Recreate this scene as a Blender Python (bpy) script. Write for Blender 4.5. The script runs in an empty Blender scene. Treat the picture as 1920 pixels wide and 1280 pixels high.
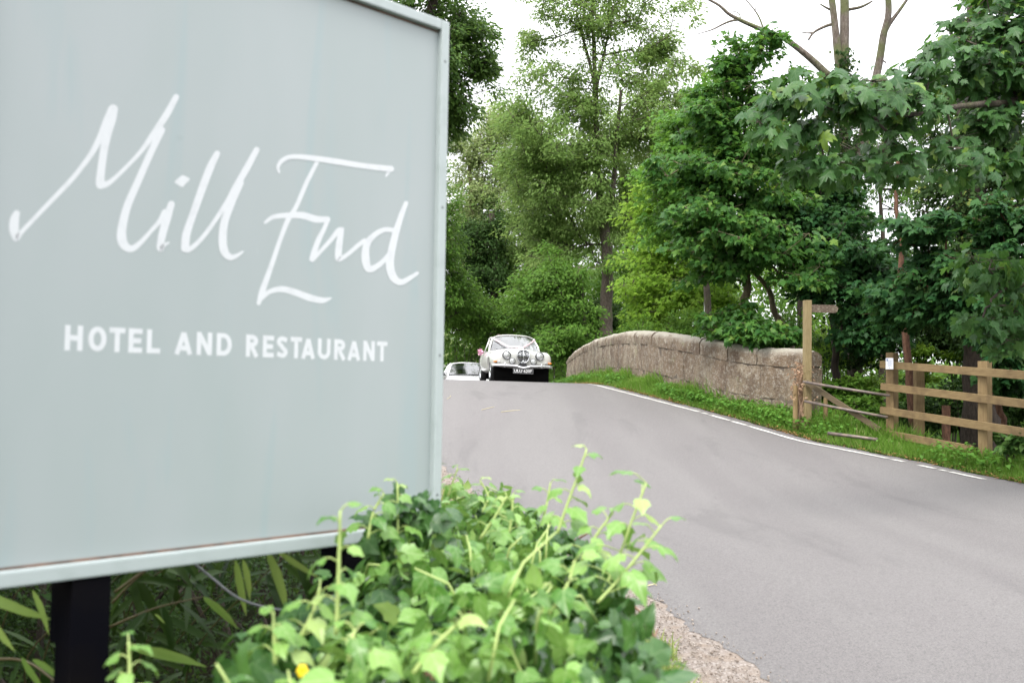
import bpy, bmesh, math, random
import numpy as np
from mathutils import Vector, Matrix

# ------------------------------------------------------------------ camera, world, sun, exposure
S = bpy.context.scene
C = S.collection
R = math.radians
F = 1867.0                                   # focal length in photo pixels (1920 wide)
CAMZ = 1.4
PITCH = math.atan(82.0 / F)
ROLL = -0.015
cam = bpy.data.cameras.new('camera')
cam.lens = 35.0; cam.sensor_width = 36.0; cam.clip_start = 0.05; cam.clip_end = 3000
cam.dof.use_dof = True; cam.dof.focus_distance = 24.0; cam.dof.aperture_fstop = 4.2
camo = bpy.data.objects.new('camera', cam); C.objects.link(camo)
MROT = Matrix.Rotation(math.pi / 2 + PITCH, 3, 'X') @ Matrix.Rotation(-ROLL, 3, 'Z')
camo.matrix_world = Matrix.Translation((0, 0, CAMZ)) @ MROT.to_4x4()
S.camera = camo
S.view_settings.view_transform = 'Standard'; S.view_settings.look = 'None'
S.view_settings.gamma = 1.0; S.view_settings.exposure = 1.42
S.cycles.max_bounces = 5; S.cycles.diffuse_bounces = 2; S.cycles.glossy_bounces = 3
S.cycles.transmission_bounces = 4; S.cycles.transparent_max_bounces = 6
S.cycles.caustics_reflective = False; S.cycles.caustics_refractive = False
S.cycles.use_denoising = True

SUN_EL, SUN_AZ = 56, 205                     # azimuth clockwise from +Y
W = bpy.data.worlds.new('World'); S.world = W; W.use_nodes = True
nt = W.node_tree; nt.nodes.clear()
sky = nt.nodes.new('ShaderNodeTexSky'); sky.sky_type = 'NISHITA'; sky.sun_disc = False
sky.sun_elevation = R(SUN_EL); sky.sun_rotation = R(SUN_AZ); sky.dust_density = 4.0
mx = nt.nodes.new('ShaderNodeMix'); mx.data_type = 'RGBA'; mx.inputs[0].default_value = 0.88
mx.inputs[7].default_value = (13.0, 13.1, 13.4, 1)       # the white cloud cover
bg = nt.nodes.new('ShaderNodeBackground'); bg.inputs[1].default_value = 0.085
wo = nt.nodes.new('ShaderNodeOutputWorld')
tcw = nt.nodes.new('ShaderNodeTexCoord'); sxw = nt.nodes.new('ShaderNodeSeparateXYZ'); mrw = nt.nodes.new('ShaderNodeMapRange')
mrw.inputs[1].default_value = 0; mrw.inputs[2].default_value = 1; mrw.inputs[3].default_value = .50; mrw.inputs[4].default_value = 1.45
vm = nt.nodes.new('ShaderNodeVectorMath'); vm.operation = 'SCALE'
nt.links.new(tcw.outputs['Generated'], sxw.inputs[0]); nt.links.new(sxw.outputs[2], mrw.inputs[0]); nt.links.new(mrw.outputs[0], vm.inputs['Scale'])
nt.links.new(sky.outputs[0], mx.inputs[6]); nt.links.new(mx.outputs[2], vm.inputs[0]); nt.links.new(vm.outputs[0], bg.inputs[0]); nt.links.new(bg.outputs[0], wo.inputs[0])
sl = bpy.data.lights.new('sun', 'SUN'); sl.energy = 1.5; sl.angle = R(24); sl.color = (1, .96, .9)
so = bpy.data.objects.new('sun', sl); C.objects.link(so)
az = R(SUN_AZ); el = R(SUN_EL)
sd = Vector((math.sin(az) * math.cos(el), math.cos(az) * math.cos(el), math.sin(el)))
so.rotation_euler = sd.to_track_quat('Z', 'Y').to_euler()

rnd = random.Random(7)
rng = np.random.default_rng(11)
V = Vector

# ------------------------------------------------------------------ helpers
def ray(px, py):
    return MROT @ V(((px - 960) / F, -(py - 640) / F, -1.0))
def at(px, py, Y):
    """world point seen at a photo pixel, at world depth Y"""
    d = ray(px, py)
    return V((0, 0, CAMZ)) + d * (Y / d.y)

def tag(o, label=None, cat=None, group=None, kind=None):
    if label: o['label'] = label
    if cat: o['category'] = cat
    if group: o['group'] = group
    if kind: o['kind'] = kind
    return o
def empty(name, loc, label=None, cat=None, group=None, rz=0):
    o = bpy.data.objects.new(name, None); C.objects.link(o)
    o.location = loc; o.rotation_euler = (0, 0, rz); o.empty_display_size = .2
    return tag(o, label, cat, group)
def link(name, me, m=None, parent=None, smooth=False):
    o = bpy.data.objects.new(name, me); C.objects.link(o)
    if m is not None: me.materials.append(m)
    if parent is not None: o.parent = parent
    if smooth: me.polygons.foreach_set('use_smooth', [True] * len(me.polygons))
    return o
def wlink(name, me, m, parent, smooth=False):
    """part whose mesh is in world space, under an Empty that is not at the origin (translation / rotation undone)"""
    o = link(name, me, m, parent, smooth)
    bpy.context.view_layer.update() if False else None
    pm = Matrix.LocRotScale(parent.location, parent.rotation_euler, None)
    me.transform(pm.inverted()); return o
def np_mesh(name, co, faces_flat, loop_counts, uv=None):
    me = bpy.data.meshes.new(name)
    co = np.asarray(co, np.float32); n = len(co)
    me.vertices.add(n); me.vertices.foreach_set('co', co.ravel())
    me.loops.add(len(faces_flat)); me.loops.foreach_set('vertex_index', np.asarray(faces_flat, np.int32))
    lc = np.asarray(loop_counts, np.int32)
    me.polygons.add(len(lc)); st = np.concatenate([[0], np.cumsum(lc)[:-1]]).astype(np.int32)
    me.polygons.foreach_set('loop_start', st)
    try: me.polygons.foreach_set('loop_total', lc)
    except Exception: pass
    if uv is not None:
        l = me.uv_layers.new(name='UVMap'); l.data.foreach_set('uv', np.asarray(uv, np.float32).ravel())
    me.update(calc_edges=True)
    return me
def nrm(a): return a / np.maximum(np.linalg.norm(a, axis=-1, keepdims=True), 1e-9)

class MB:
    """collects boxes, tubes, prisms into one mesh"""
    def __init__(s): s.bm = bmesh.new()
    def box(s, c, size, rot=None, bev=0):
        r = bmesh.ops.create_cube(s.bm, size=1)
        M = Matrix.Translation(c) @ (rot.to_4x4() if rot is not None else Matrix()) @ Matrix.Diagonal((*size, 1))
        bmesh.ops.transform(s.bm, matrix=M, verts=r['verts'])
        if bev:
            ed = list({e for v in r['verts'] for e in v.link_edges})
            bmesh.ops.bevel(s.bm, geom=ed, offset=bev, segments=2, affect='EDGES', profile=.6)
        return s
    def beam(s, a, b, w, h, up=V((0, 0, 1)), bev=0):
        a, b = V(a), V(b); d = (b - a); L = d.length; d.normalize()
        x = d.cross(up).normalized(); z = x.cross(d).normalized()
        rot = Matrix((x, d, z)).transposed()
        return s.box((a + b) / 2, (w, L, h), rot, bev)
    def tube(s, pts, rad, n=8, cap=True):
        pts = [V(p) for p in pts]
        if not hasattr(rad, '__len__'): rad = [rad] * len(pts)
        rings = []; ref = V((0.3, 0.2, 1)).normalized()
        for i, p in enumerate(pts):
            d = (pts[min(i + 1, len(pts) - 1)] - pts[max(i - 1, 0)]).normalized()
            x = d.cross(ref)
            if x.length < .05: x = d.cross(V((1, 0, 0)))
            x.normalize(); y = d.cross(x)
            rings.append([s.bm.verts.new(p + (x * math.cos(6.28318 * k / n) + y * math.sin(6.28318 * k / n)) * rad[i]) for k in range(n)])
        for a, b in zip(rings, rings[1:]):
            for k in range(n): s.bm.faces.new((a[k], a[(k + 1) % n], b[(k + 1) % n], b[k]))
        if cap:
            s.bm.faces.new(rings[0][::-1]); s.bm.faces.new(rings[-1])
        return s
    def cyl(s, a, b, r, n=20, r2=None): return s.tube([a, b], [r, r if r2 is None else r2], n)
    def lathe(s, o, ax, prof, n=20):
        """prof: (distance along ax, radius)"""
        o = V(o); ax = V(ax).normalized(); x = ax.cross(V((0, 0, 1)))
        if x.length < .1: x = ax.cross(V((1, 0, 0)))
        x.normalize(); y = ax.cross(x); rings = []
        for d, r in prof:
            rings.append([s.bm.verts.new(o + ax * d + (x * math.cos(6.28318 * k / n) + y * math.sin(6.28318 * k / n)) * max(r, 1e-4)) for k in range(n)])
        for a, b in zip(rings, rings[1:]):
            for k in range(n): s.bm.faces.new((a[k], a[(k + 1) % n], b[(k + 1) % n], b[k]))
        return s
    def sphere(s, c, r, sc=(1, 1, 1), seg=16):
        q = bmesh.ops.create_uvsphere(s.bm, u_segments=seg, v_segments=max(6, seg // 2), radius=r)
        bmesh.ops.transform(s.bm, matrix=Matrix.Translation(c) @ Matrix.Diagonal((*sc, 1)), verts=q['verts']); return s
    def poly(s, pts): s.bm.faces.new([s.bm.verts.new(V(p)) for p in pts]); return s
    def grid(s, rows):
        vs = [[s.bm.verts.new(V(p)) for p in r] for r in rows]
        for a, b in zip(vs, vs[1:]):
            for k in range(len(a) - 1): s.bm.faces.new((a[k], a[k + 1], b[k + 1], b[k]))
        return s
    def mesh(s, name='m', fix=True):
        if fix: bmesh.ops.recalc_face_normals(s.bm, faces=s.bm.faces)
        me = bpy.data.meshes.new(name); s.bm.to_mesh(me); s.bm.free(); return me
    def build(s, name, m, parent=None, smooth=False, world=False, sub=0, solid=0):
        me = s.mesh(name)
        o = wlink(name, me, m, parent, smooth) if (world and parent is not None) else link(name, me, m, parent, smooth)
        if solid:
            q = o.modifiers.new('s', 'SOLIDIFY'); q.thickness = solid; q.offset = 0
        if sub:
            q = o.modifiers.new('d', 'SUBSURF'); q.levels = sub; q.render_levels = sub
        return o

# ------------------------------------------------------------------ materials
def mat(name, col, rough=.6, metal=0, spec=.5, noise=None, bump=None, coat=0, emis=None):
    """noise: (scale, detail, col2, lo, hi); bump: (scale, strength, distance)"""
    m = bpy.data.materials.new(name); m.use_nodes = True; n = m.node_tree.nodes; l = m.node_tree.links
    p = n['Principled BSDF']; p.inputs['Base Color'].default_value = (*col, 1)
    p.inputs['Roughness'].default_value = rough; p.inputs['Metallic'].default_value = metal
    p.inputs['Specular IOR Level'].default_value = spec
    if coat: p.inputs['Coat Weight'].default_value = coat; p.inputs['Coat Roughness'].default_value = .05
    tc = n.new('ShaderNodeTexCoord')
    if noise:
        sc, det, c2, lo, hi = noise
        t = n.new('ShaderNodeTexNoise'); t.inputs['Scale'].default_value = sc; t.inputs['Detail'].default_value = det
        r = n.new('ShaderNodeValToRGB'); r.color_ramp.elements[0].position = lo; r.color_ramp.elements[1].position = hi
        r.color_ramp.elements[0].color = (*col, 1); r.color_ramp.elements[1].color = (*c2, 1)
        l.new(tc.outputs['Object'], t.inputs[0]); l.new(t.outputs[0], r.inputs[0]); l.new(r.outputs[0], p.inputs['Base Color'])
    if bump:
        t = n.new('ShaderNodeTexNoise'); t.inputs['Scale'].default_value = bump[0]; t.inputs['Detail'].default_value = 6
        b = n.new('ShaderNodeBump'); b.inputs['Strength'].default_value = bump[1]; b.inputs['Distance'].default_value = bump[2]
        l.new(tc.outputs['Object'], t.inputs[0]); l.new(t.outputs[0], b.inputs['Height']); l.new(b.outputs[0], p.inputs['Normal'])
    return m
class NT:
    def __init__(s, name):
        s.m = bpy.data.materials.new(name); s.m.use_nodes = True; s.n = s.m.node_tree.nodes; s.l = s.m.node_tree.links
        s.p = s.n['Principled BSDF']; s.tc = s.n.new('ShaderNodeTexCoord')
    def map(s, src='Object', scale=(1, 1, 1), rot=(0, 0, 0)):
        q = s.n.new('ShaderNodeMapping'); q.inputs['Scale'].default_value = scale; q.inputs['Rotation'].default_value = rot
        s.l.new(s.tc.outputs[src], q.inputs[0]); return q.outputs[0]
    def noise(s, vec, scale, detail=5, rough=.55, dist=0):
        t = s.n.new('ShaderNodeTexNoise'); t.inputs['Scale'].default_value = scale; t.inputs['Detail'].default_value = detail
        t.inputs['Roughness'].default_value = rough; t.inputs['Distortion'].default_value = dist
        s.l.new(vec, t.inputs[0]); return t.outputs[0]
    def vor(s, vec, scale, feat='F1', out=0):
        t = s.n.new('ShaderNodeTexVoronoi'); t.inputs['Scale'].default_value = scale; t.feature = feat
        s.l.new(vec, t.inputs[0]); return t.outputs[out]
    def ramp(s, fac, stops):
        r = s.n.new('ShaderNodeValToRGB'); e = r.color_ramp.elements
        while len(e) < len(stops): e.new(.5)
        for q, (p, c) in zip(e, stops): q.position = p; q.color = (*c, 1) if hasattr(c, '__len__') else (c, c, c, 1)
        s.l.new(fac, r.inputs[0]); return r.outputs[0]
    def mix(s, fac, a, b, mode='MIX'):
        q = s.n.new('ShaderNodeMix'); q.data_type = 'RGBA'; q.blend_type = mode
        for i, v in ((0, fac), (6, a), (7, b)):
            if hasattr(v, 'is_linked') or hasattr(v, 'links'): s.l.new(v, q.inputs[i])
            elif i == 0: q.inputs[0].default_value = v
            else: q.inputs[i].default_value = (*v, 1)
        return q.outputs[2]
    def bump(s, h, st, d):
        b = s.n.new('ShaderNodeBump'); b.inputs['Strength'].default_value = st; b.inputs['Distance'].default_value = d
        s.l.new(h, b.inputs['Height']); s.l.new(b.outputs[0], s.p.inputs['Normal'])
    def col(s, c): s.l.new(c, s.p.inputs['Base Color'])

def leafmat(name, c1, c2, trans=.35, tcol=None, rough=.42, spec=.10, patch=None, vein=None, third=None):
    """c1..c2 vary leaf by leaf (random per leaf island); patch: (scale, colour) larger drifts of a different leaf colour"""
    q = NT(name); n, l = q.n, q.l
    g = n.new('ShaderNodeNewGeometry')
    st = [(0, c1), (1, c2)] if third is None else [(0, c1), (.9, c2), (.97, third)]
    c = q.ramp(g.outputs['Random Per Island'], st)
    if patch:
        nz = q.noise(q.tc.outputs['Object'], patch[0], 3)
        f = q.ramp(nz, [(.42, 0), (.62, 1)])
        c = q.mix(f, c, patch[1])
    if vein:
        # pale midrib and side veins from the leaf's own UV (u across -0.5..0.5, v along)
        sx = n.new('ShaderNodeSeparateXYZ'); l.new(q.tc.outputs['UV'], sx.inputs[0])
        def M(op, a, b=None):
            k = n.new('ShaderNodeMath'); k.operation = op
            for i, v in ((0, a), (1, b)):
                if v is None: continue
                if isinstance(v, (int, float)): k.inputs[i].default_value = v
                else: l.new(v, k.inputs[i])
            return k.outputs[0]
        ax = M('ABSOLUTE', sx.outputs[0])
        mid = M('LESS_THAN', ax, .018)
        d1 = M('ABSOLUTE', M('SUBTRACT', M('SUBTRACT', sx.outputs[1], .06), M('MULTIPLY', ax, .85)))
        v1 = M('LESS_THAN', d1, .017)
        d2 = M('ABSOLUTE', M('SUBTRACT', M('SUBTRACT', sx.outputs[1], .40), M('MULTIPLY', ax, 1.2)))
        v2 = M('LESS_THAN', d2, .012)
        vv = M('MAXIMUM', M('MAXIMUM', mid, v1), v2)
        c = q.mix(M('MULTIPLY', vv, .55), c, vein)
    q.col(c)
    q.p.inputs['Roughness'].default_value = rough; q.p.inputs['Specular IOR Level'].default_value = spec
    t = n.new('ShaderNodeBsdfTranslucent')
    tc_ = q.mix(.5, c, tcol or tuple(min(1, v * 2.2) for v in c2))
    l.new(tc_, t.inputs[0])
    ms = n.new('ShaderNodeMixShader'); ms.inputs[0].default_value = trans
    l.new(q.p.outputs[0], ms.inputs[1]); l.new(t.outputs[0], ms.inputs[2])
    l.new(ms.outputs[0], n['Material Output'].inputs[0])
    return q.m

def glassmat(name, tint=(.75, .8, .8), rough=.02):
    m = bpy.data.materials.new(name); m.use_nodes = True; n = m.node_tree.nodes; l = m.node_tree.links; n.clear()
    o = n.new('ShaderNodeOutputMaterial'); t = n.new('ShaderNodeBsdfTransparent'); t.inputs[0].default_value = (*tint, 1)
    g = n.new('ShaderNodeBsdfGlossy'); g.inputs['Roughness'].default_value = rough
    f = n.new('ShaderNodeFresnel'); f.inputs[0].default_value = 2.9
    x = n.new('ShaderNodeMixShader'); l.new(f.outputs[0], x.inputs[0]); l.new(t.outputs[0], x.inputs[1]); l.new(g.outputs[0], x.inputs[2]); l.new(x.outputs[0], o.inputs[0])
    return m

# road
q = NT('asphalt'); ob = q.tc.outputs['Object']
fine = q.noise(ob, 95, 5, .8); big = q.noise(q.map(scale=(1, .45, 1), rot=(0, 0, R(15))), .3, 3, .5)
c = q.mix(q.ramp(big, [(.35, 0), (.7, 1)]), (.094, .086, .088), (.121, .112, .114))
c = q.mix(q.ramp(q.noise(q.map(scale=(1.1, .05, 1), rot=(0, 0, R(15))), 1.0, 3, .5), [(.42, 0), (.62, .55)]), c, (.140, .134, .132))
c = q.mix(q.ramp(fine, [(.42, 0), (.66, .9)]), c, (.23, .22, .215))
c = q.mix(q.ramp(q.noise(ob, 55, 5, .8), [(.5, 0), (.66, .65)]), c, (.045, .042, .042))
c = q.mix(q.ramp(q.vor(ob, 75), [(.05, 1), (.16, 0)]), c, (.35, .33, .32))
crk = q.noise(q.map(scale=(1, .25, 1), rot=(0, 0, R(14))), 2.3, 8, .7, 1.2)
c = q.mix(q.ramp(q.noise(q.map(scale=(1, .3, 1), rot=(0, 0, R(14))), .9, 6, .7, .8), [(.56, 0), (.64, .35)]), c, (.085, .080, .081))
c = q.mix(q.ramp(crk, [(.30, .18), (.36, 0)]), c, (.08, .075, .075))
q.col(c); q.p.inputs['Roughness'].default_value = .8; q.bump(fine, .9, .008)
M_ROAD = q.m
q = NT('road_paint'); ob = q.tc.outputs['Object']
c = q.mix(q.ramp(q.noise(ob, 22, 6, .75), [(.48, 0), (.66, 1)]), (.62, .61, .58), (.20, .19, .185))
q.col(c); q.p.inputs['Roughness'].default_value = .6; M_PAINT = q.m
q = NT('soil_grass'); ob = q.tc.outputs['Object']
c = q.mix(q.ramp(q.noise(ob, 1.3, 6), [(.4, 0), (.6, 1)]), (.014, .026, .007), (.018, .014, .010))
q.col(c); q.p.inputs['Roughness'].default_value = .95; q.p.inputs['Specular IOR Level'].default_value = .03; q.bump(q.noise(ob, 14, 6), .8, .05); M_SOIL = q.m
q = NT('gravel'); ob = q.tc.outputs['Object']
c = q.ramp(q.vor(ob, 70, 'F1', 1), [(0, (.14, .115, .10)), (.5, (.22, .185, .16)), (1, (.33, .30, .28))])
c = q.mix(q.ramp(q.noise(ob, 6, 6), [(.45, 0), (.7, 1)]), c, (.20, .155, .12))
q.col(c); q.p.inputs['Roughness'].default_value = .9; q.bump(q.vor(ob, 70), .8, .01); M_GRAVEL = q.m
# stone
q = NT('old_stone'); ob = q.tc.outputs['Object']
n1 = q.noise(ob, 1.1, 6, .6); n2 = q.noise(q.map(scale=(1, 1, .6)), 2.4, 8, .75); n3 = q.noise(ob, 11, 8, .82); n4 = q.noise(ob, 34, 5, .7)
c = q.mix(q.ramp(n1, [(.35, 0), (.65, 1)]), (.185, .130, .082), (.30, .255, .185))
c = q.mix(q.ramp(q.noise(ob, .7, 5, .65), [(.44, 0), (.62, .85)]), c, (.175, .115, .070))
c = q.mix(q.ramp(n2, [(.42, 0), (.58, 1)]), c, (.115, .075, .048))
c = q.mix(q.ramp(n3, [(.50, 0), (.64, .8)]), c, (.41, .38, .32))
c = q.mix(q.ramp(q.noise(ob, 14, 6, .8, 1.0), [(.53, 0), (.63, .6)]), c, (.085, .065, .048))
c = q.mix(q.ramp(q.noise(ob, 2.6, 6, .7), [(.60, 0), (.74, .6)]), c, (.25, .27, .13))
gN = q.n.new('ShaderNodeNewGeometry'); sN = q.n.new('ShaderNodeSeparateXYZ'); q.l.new(gN.outputs['Normal'], sN.inputs[0])
c = q.mix(q.ramp(sN.outputs[2], [(.15, 0), (.75, .7)]), c, (.42, .40, .34))      # pale lichen grows on the upward faces
c = q.mix(q.ramp(q.noise(ob, 30, 7, .85), [(.52, 0), (.64, .4)]), c, (.44, .41, .34))
q.col(c); q.p.inputs['Roughness'].default_value = .92; q.bump(q.mix(.5, n3, n4), 1.0, .06); M_STONE = q.m
q = NT('mortar'); q.col(q.mix(q.noise(q.tc.outputs['Object'], 8), (.07, .055, .045), (.16, .13, .10))); q.p.inputs['Roughness'].default_value = 1; M_MORTAR = q.m
def woodmat(name, a, b, dk, lich=None, rot=(0, 0, 0), sc=(14, 14, 1.2)):
    q = NT(name); ob = q.tc.outputs['Object']
    g = q.noise(q.map(scale=sc, rot=rot), 3.5, 8, .65, .4)
    c = q.mix(q.ramp(g, [(.35, 0), (.65, 1)]), a, b)
    c = q.mix(q.ramp(q.noise(ob, 3.2, 5), [(.5, 0), (.75, .8)]), c, dk)
    if lich: c = q.mix(q.ramp(q.noise(ob, 26, 6, .8), [(.52, 0), (.62, .85)]), c, lich)
    q.col(c); q.p.inputs['Roughness'].default_value = .85; q.bump(g, .5, .006); return q.m
M_WOOD = woodmat('fence_wood', (.175, .115, .050), (.245, .175, .083), (.09, .056, .026))
M_WOODH = woodmat('rail_wood', (.170, .112, .048), (.24, .17, .078), (.085, .052, .024), sc=(1.5, 1.5, 16))
M_POST = woodmat('post_wood', (.215, .165, .075), (.28, .22, .115), (.16, .12, .055))
M_OLD = woodmat('weathered_wood', (.085, .06, .042), (.14, .105, .078), (.04, .03, .022), lich=(.30, .27, .20), sc=(1.5, 1.5, 14))
M_PIPE = mat('old_steel', (.15, .125, .115), .55, .5, noise=(9, 6, (.26, .2, .16), .45, .7), bump=(40, .3, .003))
M_DRY = mat('dry_stem', (.30, .20, .13), .9, noise=(12, 5, (.17, .11, .07), .4, .65))
def barkmat(name, a, b, moss=None):
    q = NT(name); ob = q.tc.outputs['Object']
    g = q.noise(q.map(scale=(5, 5, 1.6)), 4.2, 9, .75)
    c = q.mix(q.ramp(g, [(.4, 0), (.62, 1)]), a, b)
    if moss: c = q.mix(q.ramp(q.noise(ob, 2.0, 5), [(.48, 0), (.62, .8)]), c, moss)
    q.col(c); q.p.inputs['Roughness'].default_value = .95; q.bump(g, .9, .04); return q.m
M_BARK = barkmat('bark', (.055, .043, .034), (.13, .105, .085), (.08, .085, .035))
M_BARKD = barkmat('bark_dark', (.035, .026, .02), (.08, .06, .045))
M_BARKL = barkmat('bark_pale', (.16, .13, .08), (.24, .20, .13), (.13, .14, .06))
M_BARKR = barkmat('bark_reddish', (.075, .035, .02), (.17, .085, .05))
M_BARKG = barkmat('bark_dead', (.10, .075, .06), (.22, .19, .16), (.12, .14, .05))

# ------------------------------------------------------------------ the ground
US = (-.25, .968)
GS = np.array([-50, 10, 11.2, 12.4, 14.25, 16.12, 17.73, 19.22, 21.99, 25.1, 26.6, 28, 30, 33, 37, 45, 60, 2000])
GZ = np.array([0, 0, .03, .12, .296, .46, .675, .867, 1.168, 1.43, 1.475, 1.455, 1.37, 1.13, .74, .1, -.35, -.35])
_ss = np.arange(-60, 120, .1); _g = np.interp(_ss, GS, GZ); _k = np.hanning(13); _k /= _k.sum()
_gs = np.convolve(np.pad(_g, 6, 'edge'), _k, 'valid')
def hroad(x, y):
    s = US[0] * x + US[1] * y; t = US[1] * x - US[0] * y
    g = np.interp(s, _ss, _gs)
    return g - .013 * (t - 9) * np.clip(g, 0, 2) / 1.45
LY = [-30, 0, 8, 12, 14.6, 16.3, 18.0, 19.5, 20.9, 23.5, 26.5, 35, 60, 120]
LX = [16, 11.3, 9.0, 7.85, 6.92, 6.13, 5.21, 4.60, 4.03, 3.02, 2.2, 0, -8, -30]
def linex(y): return np.interp(y, LY, LX)
EY = [-30, -4, 4.75, 7.2, 10, 14.7, 18, 26, 35, 60, 120]
EX = [8.0, 4.2, 1.32, .90, .30, -1.15, -2.2, -4.2, -6.6, -15, -38]
def leftx(y): return np.interp(y, EY, EX)
def rightx(y): return linex(y) + .34
WPTS = [(1515, 657, 687, 19.7), (1490, 652.5, 689, 19.95), (1441, 652, 686.5, 20.4), (1392, 646, 681, 21.0), (1351, 640, 674, 21.6), (1311, 633, 664.5, 22.4),
        (1270, 627, 657.5, 23.4), (1235, 622, 651, 24.5), (1208, 620, 646, 25.5), (1175, 620, 644.5, 26.9), (1148, 625, 646.5, 28.3), (1113, 635.5, 653.5, 30.5), (1081, 653, 668.5, 33), (1062, 672, 684, 35.2)]
WT = [at(p[0], p[1], p[3]) for p in WPTS]; WC = [at(p[0], p[2], p[3]) for p in WPTS]
BY = [-30, 8, 13, 15.6, 17.9, 19.7] + [w.y for w in WT[1:]] + [60, 120]
BX = [19, 10.4, 8.15, 7.42, 6.86, 6.05] + [w.x for w in WT[1:]] + [-3, -25]
def barx(y): return np.interp(y, BY, BX)            # the line of fence and wall along the right verge
def height(x, y):
    x = np.asarray(x, float); y = np.asarray(y, float)
    h = hroad(x, y)
    r = rightx(y); b = barx(y); w = np.maximum(b - r, .3)
    bank = np.clip((x - r) / w, 0, 1); near = np.interp(y, [8, 13, 16, 20, 36], [.03, .06, .10, .13, .05])
    h = h + bank * near
    fall = np.clip((x - b - .5), 0, 8)
    h = h - fall * np.interp(y, [5, 14, 18, 24, 40, 60], [.05, .12, .25, .4, .3, .0])
    lf = np.clip(leftx(y) - .8 - x, 0, 8)
    h = h - lf * np.interp(y, [10, 18, 26, 60], [.0, .1, .25, 0])
    h = h - .05 * ((x > leftx(y) - .35) & (x < r - .1))
    return h
def axis(lo, hi, step, far):
    a = list(np.arange(lo, hi, step)); s = step; v = a[-1]
    while v < far: s *= 1.25; v += s; a.append(v)
    s = step; v = lo
    while v > -far: s *= 1.25; v -= s; a.insert(0, v)
    return np.array(a)
gx = axis(-9, 14, .22, 900); gy = axis(-3, 46, .3, 1200)
X, Y = np.meshgrid(gx, gy); Z = height(X, Y) - .012
dist = np.hypot(X, Y); Z = Z + np.where(dist > 150, (dist - 150) * .004, 0)
nx, ny = len(gx), len(gy)
idx = (np.arange(ny - 1)[:, None] * nx + np.arange(nx - 1)[None]).ravel()
ff = np.stack([idx, idx + 1, idx + nx + 1, idx + nx], 1).ravel()
me = np_mesh('ground', np.stack([X.ravel(), Y.ravel(), Z.ravel()], 1), ff, [4] * (len(ff) // 4))
tag(link('ground', me, M_SOIL, smooth=True), kind='structure')

def strip(name, m, fa, fb, y0, y1, dy, n, lift, kind='structure', wob=0):
    ys = np.arange(y0, y1, dy); rows = []
    for k in range(n + 1):
        rows.append(fa(ys) * (1 - k / n) + fb(ys) * k / n)
    Xs = np.stack(rows, 1)
    if wob:
        Xs[:, 0] += wob * (np.sin(ys * 5.1) * .5 + np.sin(ys * 13.7 + 1) * .3 + rng.normal(0, .25, len(ys)))
        Xs[:, -1] += wob * (np.sin(ys * 4.3 + 2) * .5 + np.sin(ys * 11.1) * .3 + rng.normal(0, .25, len(ys)))
    Ys = np.repeat(ys[:, None], n + 1, 1); Zs = hroad(Xs, Ys) + lift
    id_ = (np.arange(len(ys) - 1)[:, None] * (n + 1) + np.arange(n)[None]).ravel()
    f = np.stack([id_, id_ + 1, id_ + n + 2, id_ + n + 1], 1).ravel()
    me = np_mesh(name, np.stack([Xs.ravel(), Ys.ravel(), Zs.ravel()], 1), f, [4] * (len(f) // 4))
    o = link(name, me, m, smooth=True)
    return tag(o, kind=kind) if kind else o
strip('road', M_ROAD, lambda y: leftx(y) - .05, rightx, -10, 110, .06, 24, .009, wob=.05)
strip('gravel_shoulder', M_GRAVEL, lambda y: leftx(y) - .58, lambda y: leftx(y) + .25, -2, 40, .06, 10, .006, wob=.04)
# road edge line: long solid run, then breaks where the paint has been lost
def yat(px):
    ys = np.linspace(13.5, 27, 4000); pxs = 960 + F * linex(ys) / ys
    return float(np.interp(-px, -pxs, ys)) if pxs[0] > pxs[-1] else float(np.interp(px, pxs, ys))
segs = [(1845, 1782), (1776, 1762), (1752, 1724), (1695, 1674), (1665, 1405), (1400, 1374), (1369, 1334), (1328, 1318), (1312, 1118), (1116, 1080)]
mb = MB()
for a, b in segs:
    ya, yb = yat(a), yat(b); n = max(2, int((yb - ya) / .12)); rows = []
    for y in np.linspace(ya, yb, n + 1):
        x = float(linex(y)); w = .050 + .008 * math.sin(y * 9) + rnd.uniform(-.006, .006); z = .012 + .006
        rows.append([(x - w, y, float(hroad(x - w, y)) + z), (x + w, y, float(hroad(x + w, y)) + z)])
    mb.grid(rows)
tag(mb.build('edge_line', M_PAINT), kind='structure')

# ------------------------------------------------------------------ leaf templates
def fan(half, droop=.25, fold=.12):
    """half outline (x>=0) from base to tip -> verts, tris, around a midrib vertex"""
    pts = [(0.0, half[0][1])] + [(x, y) for x, y in half[1:-1]] + [half[-1]] + [(-x, y) for x, y in reversed(half[1:-1])]
    cy = .38
    P = [(0, cy)] + pts
    co = [(x, y, -droop * (x * x * 1.6 + max(0, y - .35) ** 2 * 1.2) + fold * abs(x) - (0 if i else 0)) for i, (x, y) in enumerate(P)]
    n = len(pts); fs = [(0, 1 + k, 1 + (k + 1) % n) for k in range(n)]
    return np.array(co, float), np.array(fs, int)
T_MAPLE = fan([(0, 0), (.10, -.07), (.36, -.04), (.25, .12), (.56, .30), (.43, .36), (.50, .48), (.20, .50), (.24, .72), (.12, .74), (0, 1.0)], .45, .14)
T_MAPLE_B = fan([(0, 0), (.12, -.10), (.30, -.12), (.24, .06), (.46, .12), (.60, .36), (.40, .36), (.42, .58), (.20, .56), (.17, .80), (0, .96)], .7, .22)
T_MAPLE_C = fan([(0, 0), (.20, -.04), (.22, .10), (.44, .24), (.36, .34), (.34, .46), (.16, .52), (.16, .78), (0, 1.05)], .3, .3)
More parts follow.
